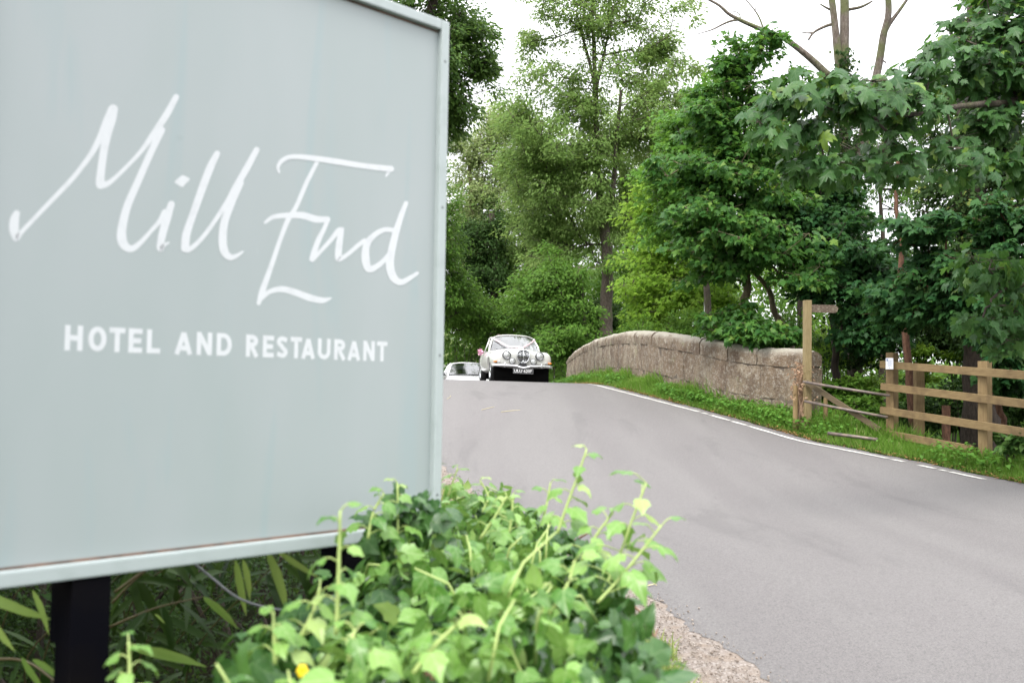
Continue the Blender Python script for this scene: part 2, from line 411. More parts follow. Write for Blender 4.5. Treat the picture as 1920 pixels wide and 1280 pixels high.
T_IVY = fan([(0, .03), (.12, -.07), (.30, -.05), (.42, .12), (.36, .26), (.44, .46), (.27, .60), (.13, .82), (0, 1.0)], .6, .25)
T_IVY_B = fan([(0, .02), (.16, -.08), (.36, .02), (.48, .22), (.38, .36), (.30, .58), (.12, .86), (0, 1.0)], .9, .4)
T_HEART = fan([(0, .03), (.14, -.06), (.34, .03), (.43, .25), (.36, .50), (.18, .78), (0, 1.0)], .5, .25)
T_MAPLE_S = fan([(0, 0), (.34, -.05), (.22, .16), (.56, .38), (.20, .48), (0, 1.0)], .4, .1)
T_ELL = (np.array([(0, 0, 0), (.22, .38, .05), (.14, .75, .0), (0, 1, -.12), (-.14, .75, .0), (-.22, .38, .05)], float), np.array([(0, 1, 5), (1, 2, 4), (1, 4, 5), (2, 3, 4)]))
T_DIA = (np.array([(0, 0, 0), (.26, .45, .05), (0, 1, -.08), (-.26, .45, .05)], float), np.array([(0, 1, 2), (0, 2, 3)]))
T_LANCE = (np.array([(0, 0, 0), (.045, .12, .01), (.07, .38, .02), (.055, .7, -.03), (0, 1, -.16), (-.055, .7, -.03), (-.07, .38, .02), (-.045, .12, .01), (0, .38, 0), (0, .7, -.05)], float),
           np.array([(0, 1, 8), (1, 2, 8), (2, 3, 9), (2, 9, 8), (3, 4, 9), (4, 5, 9), (5, 6, 8), (5, 8, 9), (6, 7, 8), (7, 0, 8)]))
T_BLADE_W = (np.array([(-.05, 0, 0), (.05, 0, 0), (.04, .5, .03), (-.04, .5, .03), (0, 1, .22)], float), np.array([(0, 1, 2), (0, 2, 3), (3, 2, 4)]))
T_BLADE = (np.array([(-.03, 0, 0), (.03, 0, 0), (.024, .5, .03), (-.024, .5, .03), (0, 1, .22)], float), np.array([(0, 1, 2), (0, 2, 3), (3, 2, 4)]))

def leaf_mesh(name, pos, along, normal, size, tpl, curl=None):
    """one mesh of many leaves; tpl may be a list of outlines, dealt out at random"""
    tpls = tpl if isinstance(tpl, list) else [tpl]; n = len(pos)
    a = nrm(along); nn = normal - (normal * a).sum(1, keepdims=True) * a; nn = nrm(nn); b = np.cross(a, nn)
    cu = np.ones(n) if curl is None else curl; wd = .78 + .4 * rng.random(n); sk = rng.normal(0, .10, n); tw = rng.normal(0, .22, n); which = rng.integers(0, len(tpls), n)
    PP, FF, UU, base_ = [], [], [], 0
    for ti, (co, fs) in enumerate(tpls):
        m_ = which == ti; k = len(co); q_ = int(m_.sum())
        if not q_: continue
        cx = co[None, :, 0:1] * wd[m_][:, None, None] + co[None, :, 1:2] ** 2 * sk[m_][:, None, None]
        cz = co[None, :, 2:3] * cu[m_][:, None, None] + co[None, :, 0:1] * co[None, :, 1:2] * tw[m_][:, None, None]
        P = pos[m_][:, None] + size[m_][:, None, None] * (cx * b[m_][:, None] + co[None, :, 1:2] * a[m_][:, None] + cz * nn[m_][:, None])
        PP.append(P.reshape(-1, 3)); FF.append((fs[None] + (np.arange(q_) * k)[:, None, None]).reshape(-1) + base_); base_ += q_ * k
        UU.append(np.tile(co[fs.ravel()][:, :2], (q_, 1)))
    f = np.concatenate(FF)
    return np_mesh(name, np.concatenate(PP), f, [3] * (len(f) // 3), np.concatenate(UU))

def rdir(n): return nrm(rng.normal(size=(n, 3)))

def tube_np(P0, P1, r0, r1, sides=5):
    """many independent tapered segments at once"""
    n = len(P0); d = nrm(P1 - P0); ref = np.where(np.abs(d[:, 2:3]) > .9, np.array([[1., 0, 0]]), np.array([[0., 0, 1]]))
    x = nrm(np.cross(d, ref)); y = np.cross(d, x); a = np.arange(sides) * 2 * np.pi / sides
    ring = x[:, None] * np.cos(a)[None, :, None] + y[:, None] * np.sin(a)[None, :, None]
    A = P0[:, None] + ring * r0[:, None, None]; B = P1[:, None] + ring * r1[:, None, None]
    co = np.concatenate([A, B], 1).reshape(-1, 3)
    k = np.arange(sides); k2 = (k + 1) % sides
    q = np.stack([k, k2, k2 + sides, k + sides], 1)
    f = (q[None] + (np.arange(n) * 2 * sides)[:, None, None]).reshape(-1)
    return co, f
def smooth_path(pts, rad, per=6, wob=.0):
    P = [np.array(p, float) for p in pts]; out = []; rr = []
    P = [2 * P[0] - P[1]] + P + [2 * P[-1] - P[-2]]; Rr = [rad[0]] + list(rad) + [rad[-1]]
    for i in range(1, len(P) - 2):
        for k in range(per):
            t = k / per; a, b, c, d = P[i - 1:i + 3]
            out.append(.5 * ((2 * b) + (-a + c) * t + (2 * a - 5 * b + 4 * c - d) * t * t + (-a + 3 * b - 3 * c + d) * t ** 3))
            rr.append(Rr[i] * (1 - t) + Rr[i + 1] * t)
    out.append(P[-2]); rr.append(Rr[-2]); out = np.array(out)
    if wob: out[1:-1] += rng.normal(0, wob, (len(out) - 2, 3))
    return out, np.array(rr)

def Bl(px, py, Y, rx, ry, rd=None, w=1.0):
    c = at(px, py, Y); rxm = rx / F * Y; rym = ry / F * Y
    return (np.array(c), np.array([rxm, rd if rd else (rxm + rym) / 2, rym]), w)

def tree(name, label, cat, trunks, blobs, m_leaf, m_bark, nclu, per, tpl, lsize, crad, flat=.45, group=None, up=.5, shell=.5, extra_twigs=True, limb_r=.02, droop=.5, maxlimb=.16):
    """trunks: list of (points, radii); crown: leaf sprays at the ends of a skeleton grown from the trunks"""
    fixed = []
    for pts, rad in trunks:                                  # root every low-starting stem in the ground
        p0 = np.array(pts[0]); g0 = float(height(p0[0], p0[1]))
        if g0 - .1 < p0[2] < 1.4 + .08 * p0[1]: pts = [np.array([p0[0], p0[1], g0 - .25])] + list(pts); rad = [rad[0] * 1.25] + list(rad)
        fixed.append((pts, rad))
    trunks = fixed; base = np.array([trunks[0][0][0][0], trunks[0][0][0][1], float(height(trunks[0][0][0][0], trunks[0][0][0][1]))])
    root = empty(name, base, label, cat, group)
    nodes, par = [], []; tm = MB()
    for pts, rad in trunks:
        P, rr = smooth_path(pts, rad, 6, .015)
        st = len(nodes)
        for i, p in enumerate(P): nodes.append(p); par.append(-1 if i == 0 else len(nodes) - 2)
        tm.tube([V(p) for p in P], list(rr * (1 + .06 * np.sin(np.arange(len(rr)) * 1.7))), 10)
    tm.build('trunk', m_bark, root, smooth=True, world=True)
    ntr = len(nodes)
    w = np.array([b[2] * b[1][0] * b[1][2] for b in blobs]); w = w / w.sum()
    cl = []
    for b, wi in zip(blobs, w):
        k = max(1, int(round(nclu * wi))); u = rdir(k) * (rng.random((k, 1)) ** (shell + .25)) * 1.16
        cl.append(b[0] + u * b[1])
    cl = np.concatenate(cl); T = np.array(nodes[:ntr])
    d0 = np.min(np.linalg.norm(cl[:, None] - T[None], axis=2), 1); cl = cl[np.argsort(d0)]
    N = np.array(nodes); par = list(par); tips = []
    NN = [N]; arr = N
    for c_ in cl:
        d = arr - c_; dd = np.linalg.norm(d, axis=1) * (1 + .5 * np.clip(d[:, 2] / (np.linalg.norm(d, axis=1) + .01), -.2, 1))
        i = int(np.argmin(dd)); a = arr[i]; L = np.linalg.norm(c_ - a); k = max(1, int(L / .7)); new = []
        side = rng.normal(0, .06 * L, 3)
        for j in range(1, k + 1):
            t = j / k; p = a + (c_ - a) * t + side * math.sin(t * math.pi); p = p + np.array([0, 0, .10 * L * math.sin(t * math.pi)])
            new.append(p); par.append(i if j == 1 else len(arr) + j - 2)
        arr = np.concatenate([arr, np.array(new)])
    par = np.array(par); cnt = np.ones(len(arr))
    for i in range(len(arr) - 1, -1, -1):
        if par[i] >= 0: cnt[par[i]] += cnt[i] * .9
    rad = np.minimum(limb_r * cnt ** .42 * .55, maxlimb)
    ii = np.arange(ntr, len(arr)); P0 = arr[par[ii]]; P1 = arr[ii]
    r1 = rad[ii]; r0 = np.where(par[ii] < ntr, rad[ii] * 1.15, rad[par[ii]])
    co, f = tube_np(P0, P1, r0, r1, 5)
    # twigs inside each spray
    nt_ = len(cl) * 5; tc = np.repeat(cl, 5, 0); td = rdir(nt_) * np.array([1, 1, .45]); te = tc + td * crad * (.6 + .6 * rng.random((nt_, 1)))
    co2, f2 = tube_np(tc, te, np.full(nt_, limb_r * .4), np.full(nt_, limb_r * .12), 3)
    wlink('branches', np_mesh('branches', np.concatenate([co, co2]), np.concatenate([f, f2 + len(co)]), [4] * ((len(f) + len(f2)) // 4)), m_bark, root, True)
    n = len(cl) * per; ci = np.repeat(np.arange(len(cl)), per)
    szc = crad * (.6 + .8 * rng.random(len(cl)))
    off = rdir(n) * (rng.random((n, 1)) ** .45) * np.array([1, 1, flat]); pos = cl[ci] + off * szc[ci][:, None]
    pos[:, 2] -= (off[:, 0] ** 2 + off[:, 1] ** 2) * szc[ci] * .35
    cen = np.mean(cl, 0); outw = nrm((cl[ci] - cen) * np.array([1, 1, .2])) * .5 + off * np.array([1, 1, .3])
    along = nrm(outw + rdir(n) * .55 + np.array([0, 0, -droop])); normal = nrm(np.array([0, 0, 1.0]) * up + outw * .6 + np.array([0, -.25, 0]) + rdir(n) * .55)
    size = lsize * (.45 + .80 * rng.random(n))
    wlink('crown', leaf_mesh('crown', pos, along, normal, size, tpl, .4 + 1.4 * rng.random(n)), m_leaf, root)
    return root
# ------------------------------------------------------------------ the hotel sign in the foreground
M_SIGN = None
q = NT('sign_panel_paint'); ob = q.tc.outputs['Object']
c = q.mix(q.ramp(q.noise(q.map(scale=(1.6, 1.6, .6)), 2.0, 3, .5), [(.3, 0), (.7, 1)]), (.325, .372, .372), (.362, .398, .406))
c = q.mix(q.ramp(q.noise(q.map(scale=(5, 5, .5), rot=(0, R(14), 0)), 2.0, 3, .5, .6), [(.58, 0), (.68, .8)]), c, (.315, .380, .39))  # stain streaks that also paint in faint bluish reflection marks
c = q.mix(q.ramp(q.noise(ob, 9, 3, .5), [(.74, 0), (.80, .35)]), c, (.22, .27, .27))
c = q.mix(q.ramp(q.noise(q.map(scale=(30, 30, 3)), 2.0, 3, .5), [(.76, 0), (.80, .3)]), c, (.5, .55, .55))
q.col(c); q.p.inputs['Roughness'].default_value = .42; M_PANEL = q.m
M_FRAME = mat('sign_frame_paint', (.40, .45, .45), .42, noise=(18, 6, (.36, .41, .405), .5, .75), bump=(30, .15, .002))
M_RUST = mat('sign_gap_grime', (.20, .12, .085), .9, noise=(25, 6, (.10, .075, .06), .4, .65))
M_WHITE = mat('sign_lettering', (.62, .64, .66), .5, spec=.3, noise=(40, 5, (.575, .595, .615), .5, .7))
M_BLACKWOOD = mat('sign_post_paint', (.004, .004, .006), .8, spec=.02, noise=(5, 5, (.007, .006, .006), .45, .7), bump=(20, .2, .003))
hx, hy = .69873, .71539
yl = V((-hy, hx, 0)); hl = V((hx, hy, 0))
A3 = ray(836, 45); A3 = A3 * (2.9 / A3.y) + V((0, 0, CAMZ))
sign = empty('hotel_sign', (A3.x, A3.y, 0), 'large pale blue-grey painted hotel sign on dark posts, with white handwritten name', 'sign', rz=math.atan2(hy, hx))
ZT = A3.z
def suv(px, py):
    d = ray(px, py); O = V((0, 0, CAMZ)); t = (A3 - O).dot(yl) / d.dot(yl); P = O + d * t - A3
    return P.dot(hl), P.z
SW, SH, FW = 1.28, 1.492, .030
sgn = lambda mb, n, m, **k: mb.build(n, m, sign, **k)
mb = MB(); mb.box((-SW / 2, .0125, ZT - SH / 2), (SW - .02, .025, SH - .02)); sgn(mb, 'panel', M_PANEL)
fr = MB()
fr.box((-FW / 2, .012, ZT - SH / 2), (FW, .06, SH), bev=.004)
fr.box((-SW + FW / 2, .012, ZT - SH / 2), (FW, .06, SH), bev=.004)
fr.box((-SW / 2, .0122, ZT - FW / 2 + .001), (SW - 2 * FW, .0596, FW), bev=.004)
fr.box((-SW / 2, .0122, ZT - SH + .018), (SW - 2 * FW, .0596, .035), bev=.005)
sgn(fr, 'frame', M_FRAME, smooth=False)
for z_, h_, d_ in ((ZT - SH + .0375, .007, .006), (ZT - FW - .003, .004, .004)): sgn(MB().box((-SW / 2, -.0002, z_), (SW - 2 * FW - .002, d_, h_)), 'drip_seam', M_RUST)
M_ZINC = mat('dull_zinc', (.22, .24, .24), .5, .6)
for zz_ in (.12, .55, .98, 1.38): sgn(MB().lathe((-.016, -.0175, ZT - zz_), (0, -1, 0), [(-.001, .0045), (.001, .0042), (.0018, .002), (.0018, 0)], 12), 'screw', M_ZINC)
for u in (-1.0, -.285):
    p = MB(); zt = ZT - SH - .0; p.box((u, .032, zt / 2 - .15), (.085, .085, zt + .30), bev=.004); p.box((u, .09, zt + .3), (.083, .03, .9)); sgn(p, 'post', M_BLACKWOOD)

STROKES = [
 [(31, 400, 13), (27, 412, 19), (26, 428, 20), (28, 440, 17), (31, 447, 11), (42, 433, 9), (80, 393, 9), (130, 341, 10), (150, 317, 10), (170, 290, 11), (186, 261, 13), (200, 228, 16), (211, 205, 18)],
 [(212, 205, 19), (208, 225, 20), (203, 242, 19), (196, 274, 16), (191, 308, 16), (188, 332, 17), (188, 344, 19)],
 [(188, 347, 17), (200, 345, 11), (214, 335, 9), (240, 310, 8), (264, 284, 9), (283, 258, 12), (299, 235, 14), (315, 210, 14), (330, 182, 12)],
 [(303, 244, 14), (288, 274, 14), (275, 303, 14), (256, 346, 15), (238, 388, 16), (229, 425, 18), (228, 447, 20), (235, 462, 17), (248, 466, 13), (264, 454, 10), (283, 433, 8), (299, 415, 10), (309, 398, 13)],
 [(321, 383, 14), (312, 412, 17), (304, 440, 16), (300, 466, 14), (307, 460, 7), (316, 455, 4)],
 [(407, 288, 12), (394, 314, 16), (378, 356, 16), (360, 407, 15), (349, 440, 17), (347, 463, 17)],
 [(346, 466, 15), (356, 467, 10), (378, 447, 9), (402, 415, 9), (426, 378, 10), (442, 350, 13), (461, 318, 14), (481, 281, 12)],
 [(451, 343, 13), (434, 380, 15), (421, 415, 16), (417, 447, 17), (420, 470, 17), (430, 482, 13), (442, 480, 9), (455, 472, 4)],
 [(523, 323, 5), (521, 313, 7), (529, 301, 9), (547, 294, 9), (580, 296, 11), (630, 303, 12), (680, 311, 11), (733, 317, 12)],
 [(733, 315, 9), (724, 330, 4)],
 [(594, 305, 8), (575, 342, 9), (555, 388, 9), (540, 412, 10), (525, 450, 9), (508, 500, 10), (492, 545, 13), (485, 568, 9)],
 [(497, 417, 6), (512, 407, 9), (537, 404, 11), (567, 404, 14), (592, 411, 14), (614, 411, 11)],
 [(487, 561, 10), (505, 547, 9), (527, 542, 12), (550, 547, 13), (580, 558, 14), (604, 563, 12), (620, 559, 4)],
 [(615, 411, 9), (607, 430, 9), (597, 450, 11), (589, 472, 12), (584, 486, 10)],
 [(585, 488, 8), (602, 470, 8), (620, 450, 9), (634, 433, 11), (641, 430, 9)],
 [(640, 433, 10), (636, 455, 14), (634, 478, 14), (635, 486, 10), (650, 478, 8), (670, 461, 9), (683, 451, 9)],
 [(740, 432, 9), (720, 431, 10), (700, 442, 11), (687, 460, 14), (685, 485, 17), (691, 504, 14), (705, 500, 11), (720, 488, 10), (731, 474, 9)],
 [(761, 381, 9), (750, 410, 12), (741, 440, 14), (733, 475, 16), (731, 500, 17), (738, 521, 16), (752, 529, 12), (770, 520, 9), (782, 512, 7)],
]
def ribbon(bm, pts, wid, h):
    P, w = smooth_path([(a, b, 0) for a, b in pts], wid, 6); n = len(P); L, Rr = [], []
    for i in range(n):
        d = P[min(i + 1, n - 1)] - P[max(i - 1, 0)]; d = d / np.linalg.norm(d); nn = np.array([-d[1], d[0], 0])
        L.append(P[i] + nn * w[i] / 2); Rr.append(P[i] - nn * w[i] / 2)
    def cap(i, sgn_):
        d = P[min(i + 1, n - 1)] - P[max(i - 1, 0)]; d = d / np.linalg.norm(d) * sgn_; nn = np.array([-d[1], d[0], 0]); out = []
        for k in range(1, 6):
            a = k / 6 * math.pi; out.append(P[i] + nn * math.cos(a) * w[i] / 2 + d * math.sin(a) * w[i] / 2)
        return out
    def vt(p, y): return bm.verts.new((p[0], y, p[2]))
    def wpt(p):
        u, v = suv(p[0], p[1]); return (u, 0, ZT + v)
    for y0, y1 in ((-h, -h),):
        a = [bm.verts.new((wpt(p)[0], -h, wpt(p)[2])) for p in L]; b = [bm.verts.new((wpt(p)[0], -h, wpt(p)[2])) for p in Rr]
        for i in range(n - 1): bm.faces.new((a[i], a[i + 1], b[i + 1], b[i]))
        for i, s_ in ((0, -1), (n - 1, 1)):
            cc = cap(i, s_); vs = [bm.verts.new((wpt(p)[0], -h, wpt(p)[2])) for p in cc]
            ring = ([a[i]] + vs + [b[i]]) if s_ == 1 else ([b[i]] + vs + [a[i]])
            try: bm.faces.new(ring)
            except Exception: pass
def letters(groups, name='lettering'):
    mb = MB()
    for k in groups: ribbon(mb.bm, [(a, b) for a, b, _ in STROKES[k]], [w_ * .93 for _, _, w_ in STROKES[k]], .0002 + .00006 * (k % 9))
    if 4 in groups:
        pts = [suv(*p) for p in ((326.6, 342), (330, 337), (341, 328.6), (347, 330), (356, 335), (354, 339), (342, 351), (337, 349))]
        mb.poly([(u, -.0003, ZT + v) for u, v in pts])
    me = mb.mesh('l', fix=False); bm = bmesh.new(); bm.from_mesh(me)
    bmesh.ops.recalc_face_normals(bm, faces=bm.faces)
    for f in bm.faces:
        if f.normal.y > 0: f.normal_flip()
    r = bmesh.ops.extrude_face_region(bm, geom=bm.faces[:])
    bmesh.ops.translate(bm, vec=(0, -.00004, 0), verts=[v for v in r['geom'] if isinstance(v, bmesh.types.BMVert)])
    bm.to_mesh(me); bm.free(); link(name, me, M_WHITE, sign)
letters([0, 1, 2, 3, 4, 5, 6, 7]); letters([8, 9, 10, 11, 12, 13, 14, 15, 16, 17])

def text_mesh(txt, w, h, ext=.0006, off=.02, space=1.0, res=4):
    cu = bpy.data.curves.new('t', 'FONT'); cu.body = txt; cu.size = 1; cu.extrude = 0; cu.offset = off; cu.space_character = space; cu.resolution_u = res
    o = bpy.data.objects.new('t', cu); C.objects.link(o); dg = bpy.context.evaluated_depsgraph_get(); dg.update()
    me = bpy.data.meshes.new_from_object(o.evaluated_get(dg)); bpy.data.objects.remove(o); bpy.data.curves.remove(cu)
    a = np.array([v.co[:] for v in me.vertices]); lo, hi = a.min(0), a.max(0)
    bm = bmesh.new(); bm.from_mesh(me)
    for v in bm.verts: v.co = V(((v.co.x - lo[0]) / (hi[0] - lo[0]) * w, v.co.y * 0, (v.co.y - lo[1]) / (hi[1] - lo[1]) * h)) if False else V(((v.co.x - lo[0]) / (hi[0] - lo[0]) * w, 0, (v.co.y - lo[1]) / (hi[1] - lo[1]) * h))
    r = bmesh.ops.extrude_face_region(bm, geom=bm.faces[:])
    bmesh.ops.translate(bm, vec=(0, -ext, 0), verts=[v for v in r['geom'] if isinstance(v, bmesh.types.BMVert)])
    bmesh.ops.recalc_face_normals(bm, faces=bm.faces); bm.to_mesh(me); bm.free(); return me
# painted capitals: square-cut strokes; word by word with left px, right px of each letter
def arc(cx, cy, rx, ry, a0, a1, n=10): return [(cx + rx * math.cos(R(a0 + (a1 - a0) * k / n)), cy + ry * math.sin(R(a0 + (a1 - a0) * k / n))) for k in range(n + 1)]
def glyph(ch, W_, H_, t):
    h = t / 2; x0, x1, y0, y1 = h, W_ - h, h, H_ - h; m = H_ / 2; xm = W_ / 2
    return {
     'H': [[(x0, 0), (x0, H_)], [(x1, 0), (x1, H_)], [(x0, m), (x1, m)]],
     'T': [[(0, y1), (W_, y1)], [(xm, 0), (xm, H_ - t)]],
     'E': [[(x0, 0), (x0, H_)], [(x0 + h, y1), (W_, y1)], [(x0 + h, m), (W_ * .92, m)], [(x0 + h, y0), (W_, y0)]],
     'L': [[(x0, 0), (x0, H_)], [(x0 + h, y0), (W_, y0)]],
     'A': [[(h * .9, 0), (xm, H_ - h * .6)], [(W_ - h * .9, 0), (xm, H_ - h * .6)], [(W_ * .25, H_ * .27), (W_ * .75, H_ * .27)]],
     'N': [[(x0, 0), (x0, H_)], [(x1, 0), (x1, H_)], [(x0, H_ - h * .5), (x1, h * .5)]],
     'O': [arc(xm, m, xm - h, m - h, 0, 360, 28)],
     'D': [[(x0, 0), (x0, H_)], [(x0 + h, y1)] + arc(W_ * .45, m, W_ * .55 - h, m - h, 90, -90, 14) + [(x0 + h, y0)]],
     'U': [[(x0, H_)] + arc(xm, W_ * .5, xm - h, W_ * .5 - h, 180, 360, 12) + [(x1, H_)]],
     'R': [[(x0, 0), (x0, H_)], [(x0 + h, y1)] + arc(W_ * .48, H_ * .72, W_ * .46 - h, H_ * .28 - h, 90, -90, 12) + [(x0 + h, H_ * .44 + h)], [(W_ * .45, H_ * .46), (W_ - h * .9, 0)]],
     'S': [[(W_ - h * .5, H_ - t * .85)] + arc(xm, H_ * .735, xm - h, H_ * .265 - h, 50, 250, 12) + arc(xm, H_ * .27, xm - h, H_ * .27 - h, 70, -130, 12) + [(h * .3, t * .85)]],
    }[ch]
for word, xs in (('HOTEL', [(120.5, 154.5), (164.5, 199), (204, 234), (240, 266), (274.5, 300)]),
                 ('AND', [(327, 360), (368, 397), (405.5, 434)]),
                 ('RESTAURANT', [(460.5, 484.5), (492, 513), (518, 539), (544, 565.5), (564.5, 590), (595, 619), (626, 648), (651, 675), (680.5, 702), (706, 725.5)])):
    bm = bmesh.new(); k_ = 0
    for ch, (x0, x1) in zip(word, xs):
        yb = 652.2 + (x0 - 120.6) * .0443; u0, v0 = suv(x0, yb); u1, _ = suv(x1, yb); t = .0118
        for path in glyph(ch, u1 - u0, .0545, t):
            n_ = len(path); closed = (path[0][0] - path[-1][0]) ** 2 + (path[0][1] - path[-1][1]) ** 2 < 1e-9; k_ += 1; y_ = -.0002 - .00005 * (k_ % 5); L_, R_ = [], []
            for i in range(n_):
                pa = path[i - 1] if i else (path[-2] if closed else path[0]); pb = path[i + 1] if i < n_ - 1 else (path[1] if closed else path[-1])
                dx, dy = pb[0] - pa[0], pb[1] - pa[1]; q_ = math.hypot(dx, dy) or 1; nx_, ny_ = -dy / q_ * t / 2, dx / q_ * t / 2
                L_.append(bm.verts.new((u0 + path[i][0] + nx_, y_, ZT - 1.003 + path[i][1] + ny_))); R_.append(bm.verts.new((u0 + path[i][0] - nx_, y_, ZT - 1.003 + path[i][1] - ny_)))
            for i in range(n_ - 1): bm.faces.new((L_[i], L_[i + 1], R_[i + 1], R_[i]))
    for f in bm.faces:
        f.normal_update()
        if f.normal.y > 0: f.normal_flip()
    me = bpy.data.meshes.new('lettering'); bm.to_mesh(me); bm.free(); link('lettering', me, M_WHITE, sign)

# ------------------------------------------------------------------ bridge parapet
wall = empty('bridge_parapet', (WT[0].x, WT[0].y, float(height(WT[0].x, WT[0].y))), 'humped old stone bridge parapet with rounded coping, lichen-stained, beside the road', 'wall')
from mathutils import noise as mnoise
Pt = np.array([list(p) for p in WT]); Pc = np.array([list(p) for p in WC])
def spline(P, n):
    o, _ = smooth_path(P, [1] * len(P), 30); d = np.r_[0, np.cumsum(np.linalg.norm(np.diff(o[:, :2], axis=0), axis=1))]
    s = np.linspace(0, d[-1], n); return np.stack([np.interp(s, d, o[:, k]) for k in range(3)], 1), d[-1]
NW = 240
pt, LW = spline(Pt, NW); pc, _ = spline(Pc, NW)
dirw = np.gradient(pt[:, :2], axis=0); dirw = nrm(dirw); nrmw = np.stack([-dirw[:, 1], dirw[:, 0]], 1)   # towards the road
if nrmw[5][0] > 0: nrmw = -nrmw
def wpos(i, off, z):
    i0 = int(np.clip(i, 0, NW - 1)); i1 = min(i0 + 1, NW - 1); t = i - i0
    p = pt[i0, :2] * (1 - t) + pt[i1, :2] * t; n_ = nrmw[i0]; return V((p[0] + n_[0] * off, p[1] + n_[1] * off, z))
def ztop(i): return float(np.interp(i, np.arange(NW), pt[:, 2]))
def zcop(i): return float(np.interp(i, np.arange(NW), pc[:, 2]))
def stone(mb, i0, i1, prof, jit=.012):
    """swept block: prof(i) -> list of (offset, z) closed section, rounded and roughened"""
    k = max(2, int((i1 - i0) / NW * LW / .12)); rings = []; sd_ = rnd.random() * 50
    for a in range(k + 1):
        i = i0 + (i1 - i0) * a / k; pr = prof(i); r = []
        for off, z in pr:
            p = wpos(i, off, z); nz = mnoise.fractal(p * 4.5 + V((sd_, 0, 0)), 1, 2, 4)
            e = .014 if a in (0, k) else 0
            r.append(mb.bm.verts.new(p + V((nrmw[int(i)][0], nrmw[int(i)][1], 0)) * (nz * jit - e) + V((0, 0, nz * jit * .6 - e * .5))))
        rings.append(r)
    n = len(rings[0])
    for a, b in zip(rings, rings[1:]):
        for j in range(n): mb.bm.faces.new((a[j], a[(j + 1) % n], b[(j + 1) % n], b[j]))
    mb.bm.faces.new(rings[0][::-1]); mb.bm.faces.new(rings[-1])
def m2i(m): return m / LW * (NW - 1)
TH = .46
mb = MB(); s = 0.0
while s < LW - .3:
    L_ = rnd.uniform(.85, 1.5); e = min(LW, s + L_)
    if LW - e < .5: e = LW
    def prof(i):
        zt, zc = ztop(i), zcop(i); h = zt - zc
        pr = [(.012, zc + .008), (.02, zc + h * .3), (.018, zc + h * .58), (-.005, zc + h * .76), (-.05, zc + h * .90), (-.12, zt - .012), (-.22, zt), (-.33, zt - .02), (-.43, zc + h * .75), (-.46, zc + h * .4), (-.46, zc + .01)]
        return pr
    stone(mb, m2i(s) + .12, m2i(e) - .18, prof, .034); s = e
o = mb.build('coping', M_STONE, wall, smooth=True, world=True); o.data.set_sharp_from_angle(angle=R(38))
mb = MB()
for (f0, f1), lens, st in (((.0, 1.0), (1.0, 2.2), .0), ((1.0, 2.0), (.8, 1.9), .55)):
    s = -st if st else 0
    while s < LW - .2:
        e = min(LW, s + rnd.uniform(*lens)); s_ = max(0, s)
        if LW - e < .5: e = LW
        def prof(i, f0=f0, f1=f1):
            zc = zcop(i); hh = .66 if f0 < 1 else .66
            z1 = zc - f0 * .66 - .006; z0 = zc - f1 * .66 + .006
            return [(0, z0), (.008, z0 + .2), (.01, (z0 + z1) / 2), (.006, z1 - .2), (0, z1), (-.44, z1), (-.44, z0)]
        stone(mb, m2i(s_) + .12, m2i(e) - .16, prof, .032); s = e
o = mb.build('stone_courses', M_STONE, wall, smooth=True, world=True); o.data.set_sharp_from_angle(angle=R(38))
mb = MB(); rows = []
for side in (-.012, -.43):
    rows.append([[wpos(i, side, zcop(i) + .05 - .0) for i in np.linspace(.6, NW - 1.6, 80)], [wpos(i, side, zcop(i) - 2.2) for i in np.linspace(.6, NW - 1.6, 80)]])
mb.grid(rows[0]); mb.grid(rows[1]); mb.grid([rows[0][0], rows[1][0]])
for q_ in (0, -1): mb.poly([rows[0][0][q_], rows[1][0][q_], rows[1][1][q_], rows[0][1][q_]])
mb.build('mortar', M_MORTAR, wall, world=True)

# ------------------------------------------------------------------ fingerpost, stakes, pipe barrier, fence
def gz(p): return float(height(p.x, p.y))
p = at(1513.5, 700, 19.1); z0 = gz(p); ztp = at(1513, 563, 19.1).z
fp = empty('fingerpost', (p.x, p.y, z0), 'tall square wooden footpath fingerpost at the near end of the stone parapet', 'signpost', rz=.12)
MB().box((0, 0, (ztp - z0) / 2 - .2), (.135, .12, ztp - z0 + .4), bev=.008).build('post', M_POST, fp)
mb = MB(); zz = at(1550, 578.5, 19.1).z - z0
pts = [(0.07, .075), (.56, .075), (.62, .02), (.60, -.05), (.56, -.075), (.07, -.075)]
f1 = [mb.bm.verts.new((x, -.02, zz + z)) for x, z in pts]; f2 = [mb.bm.verts.new((x, .02, zz + z)) for x, z in pts]
mb.bm.faces.new(f1); mb.bm.faces.new(f2[::-1])
for k in range(6): mb.bm.faces.new((f1[k], f1[(k + 1) % 6], f2[(k + 1) % 6], f2[k]))
mb.build('finger_arm', M_OLD, fp)

def hit(px, py, up=0.0):
    d = ray(px, py); t = 2.0
    for _ in range(400):
        P = V((0, 0, CAMZ)) + d * t; h = gz(P) + up
        if P.z <= h: break
        t += max(.01, (P.z - h) * 1.5)
    P.z = h; return P
def stake(px, pyt, Y, r, label, m=M_WOOD, lean=(0, 0), square=False):
    t = at(px, pyt, Y); z = gz(t); o = MB()
    if square: o.box((0, 0, (t.z - z) / 2 - .1), (r * 2, r * 2, t.z - z + .2), bev=.006)
    else: o.tube([(lean[0], lean[1], -.2), (0, 0, (t.z - z) * .5), (0, 0, t.z - z)], [r * 1.05, r, r * .92], 10)
    q_ = o.build('wooden_stake', m); q_.location = (t.x, t.y, z); return tag(q_, label, 'stake')
stake(1491.5, 722, 19.1, .048, 'short round stake in front of the parapet end, left of the fingerpost')
stake(1548, 745, 19.1, .042, 'short stake behind the lower pipe, just right of the fingerpost')
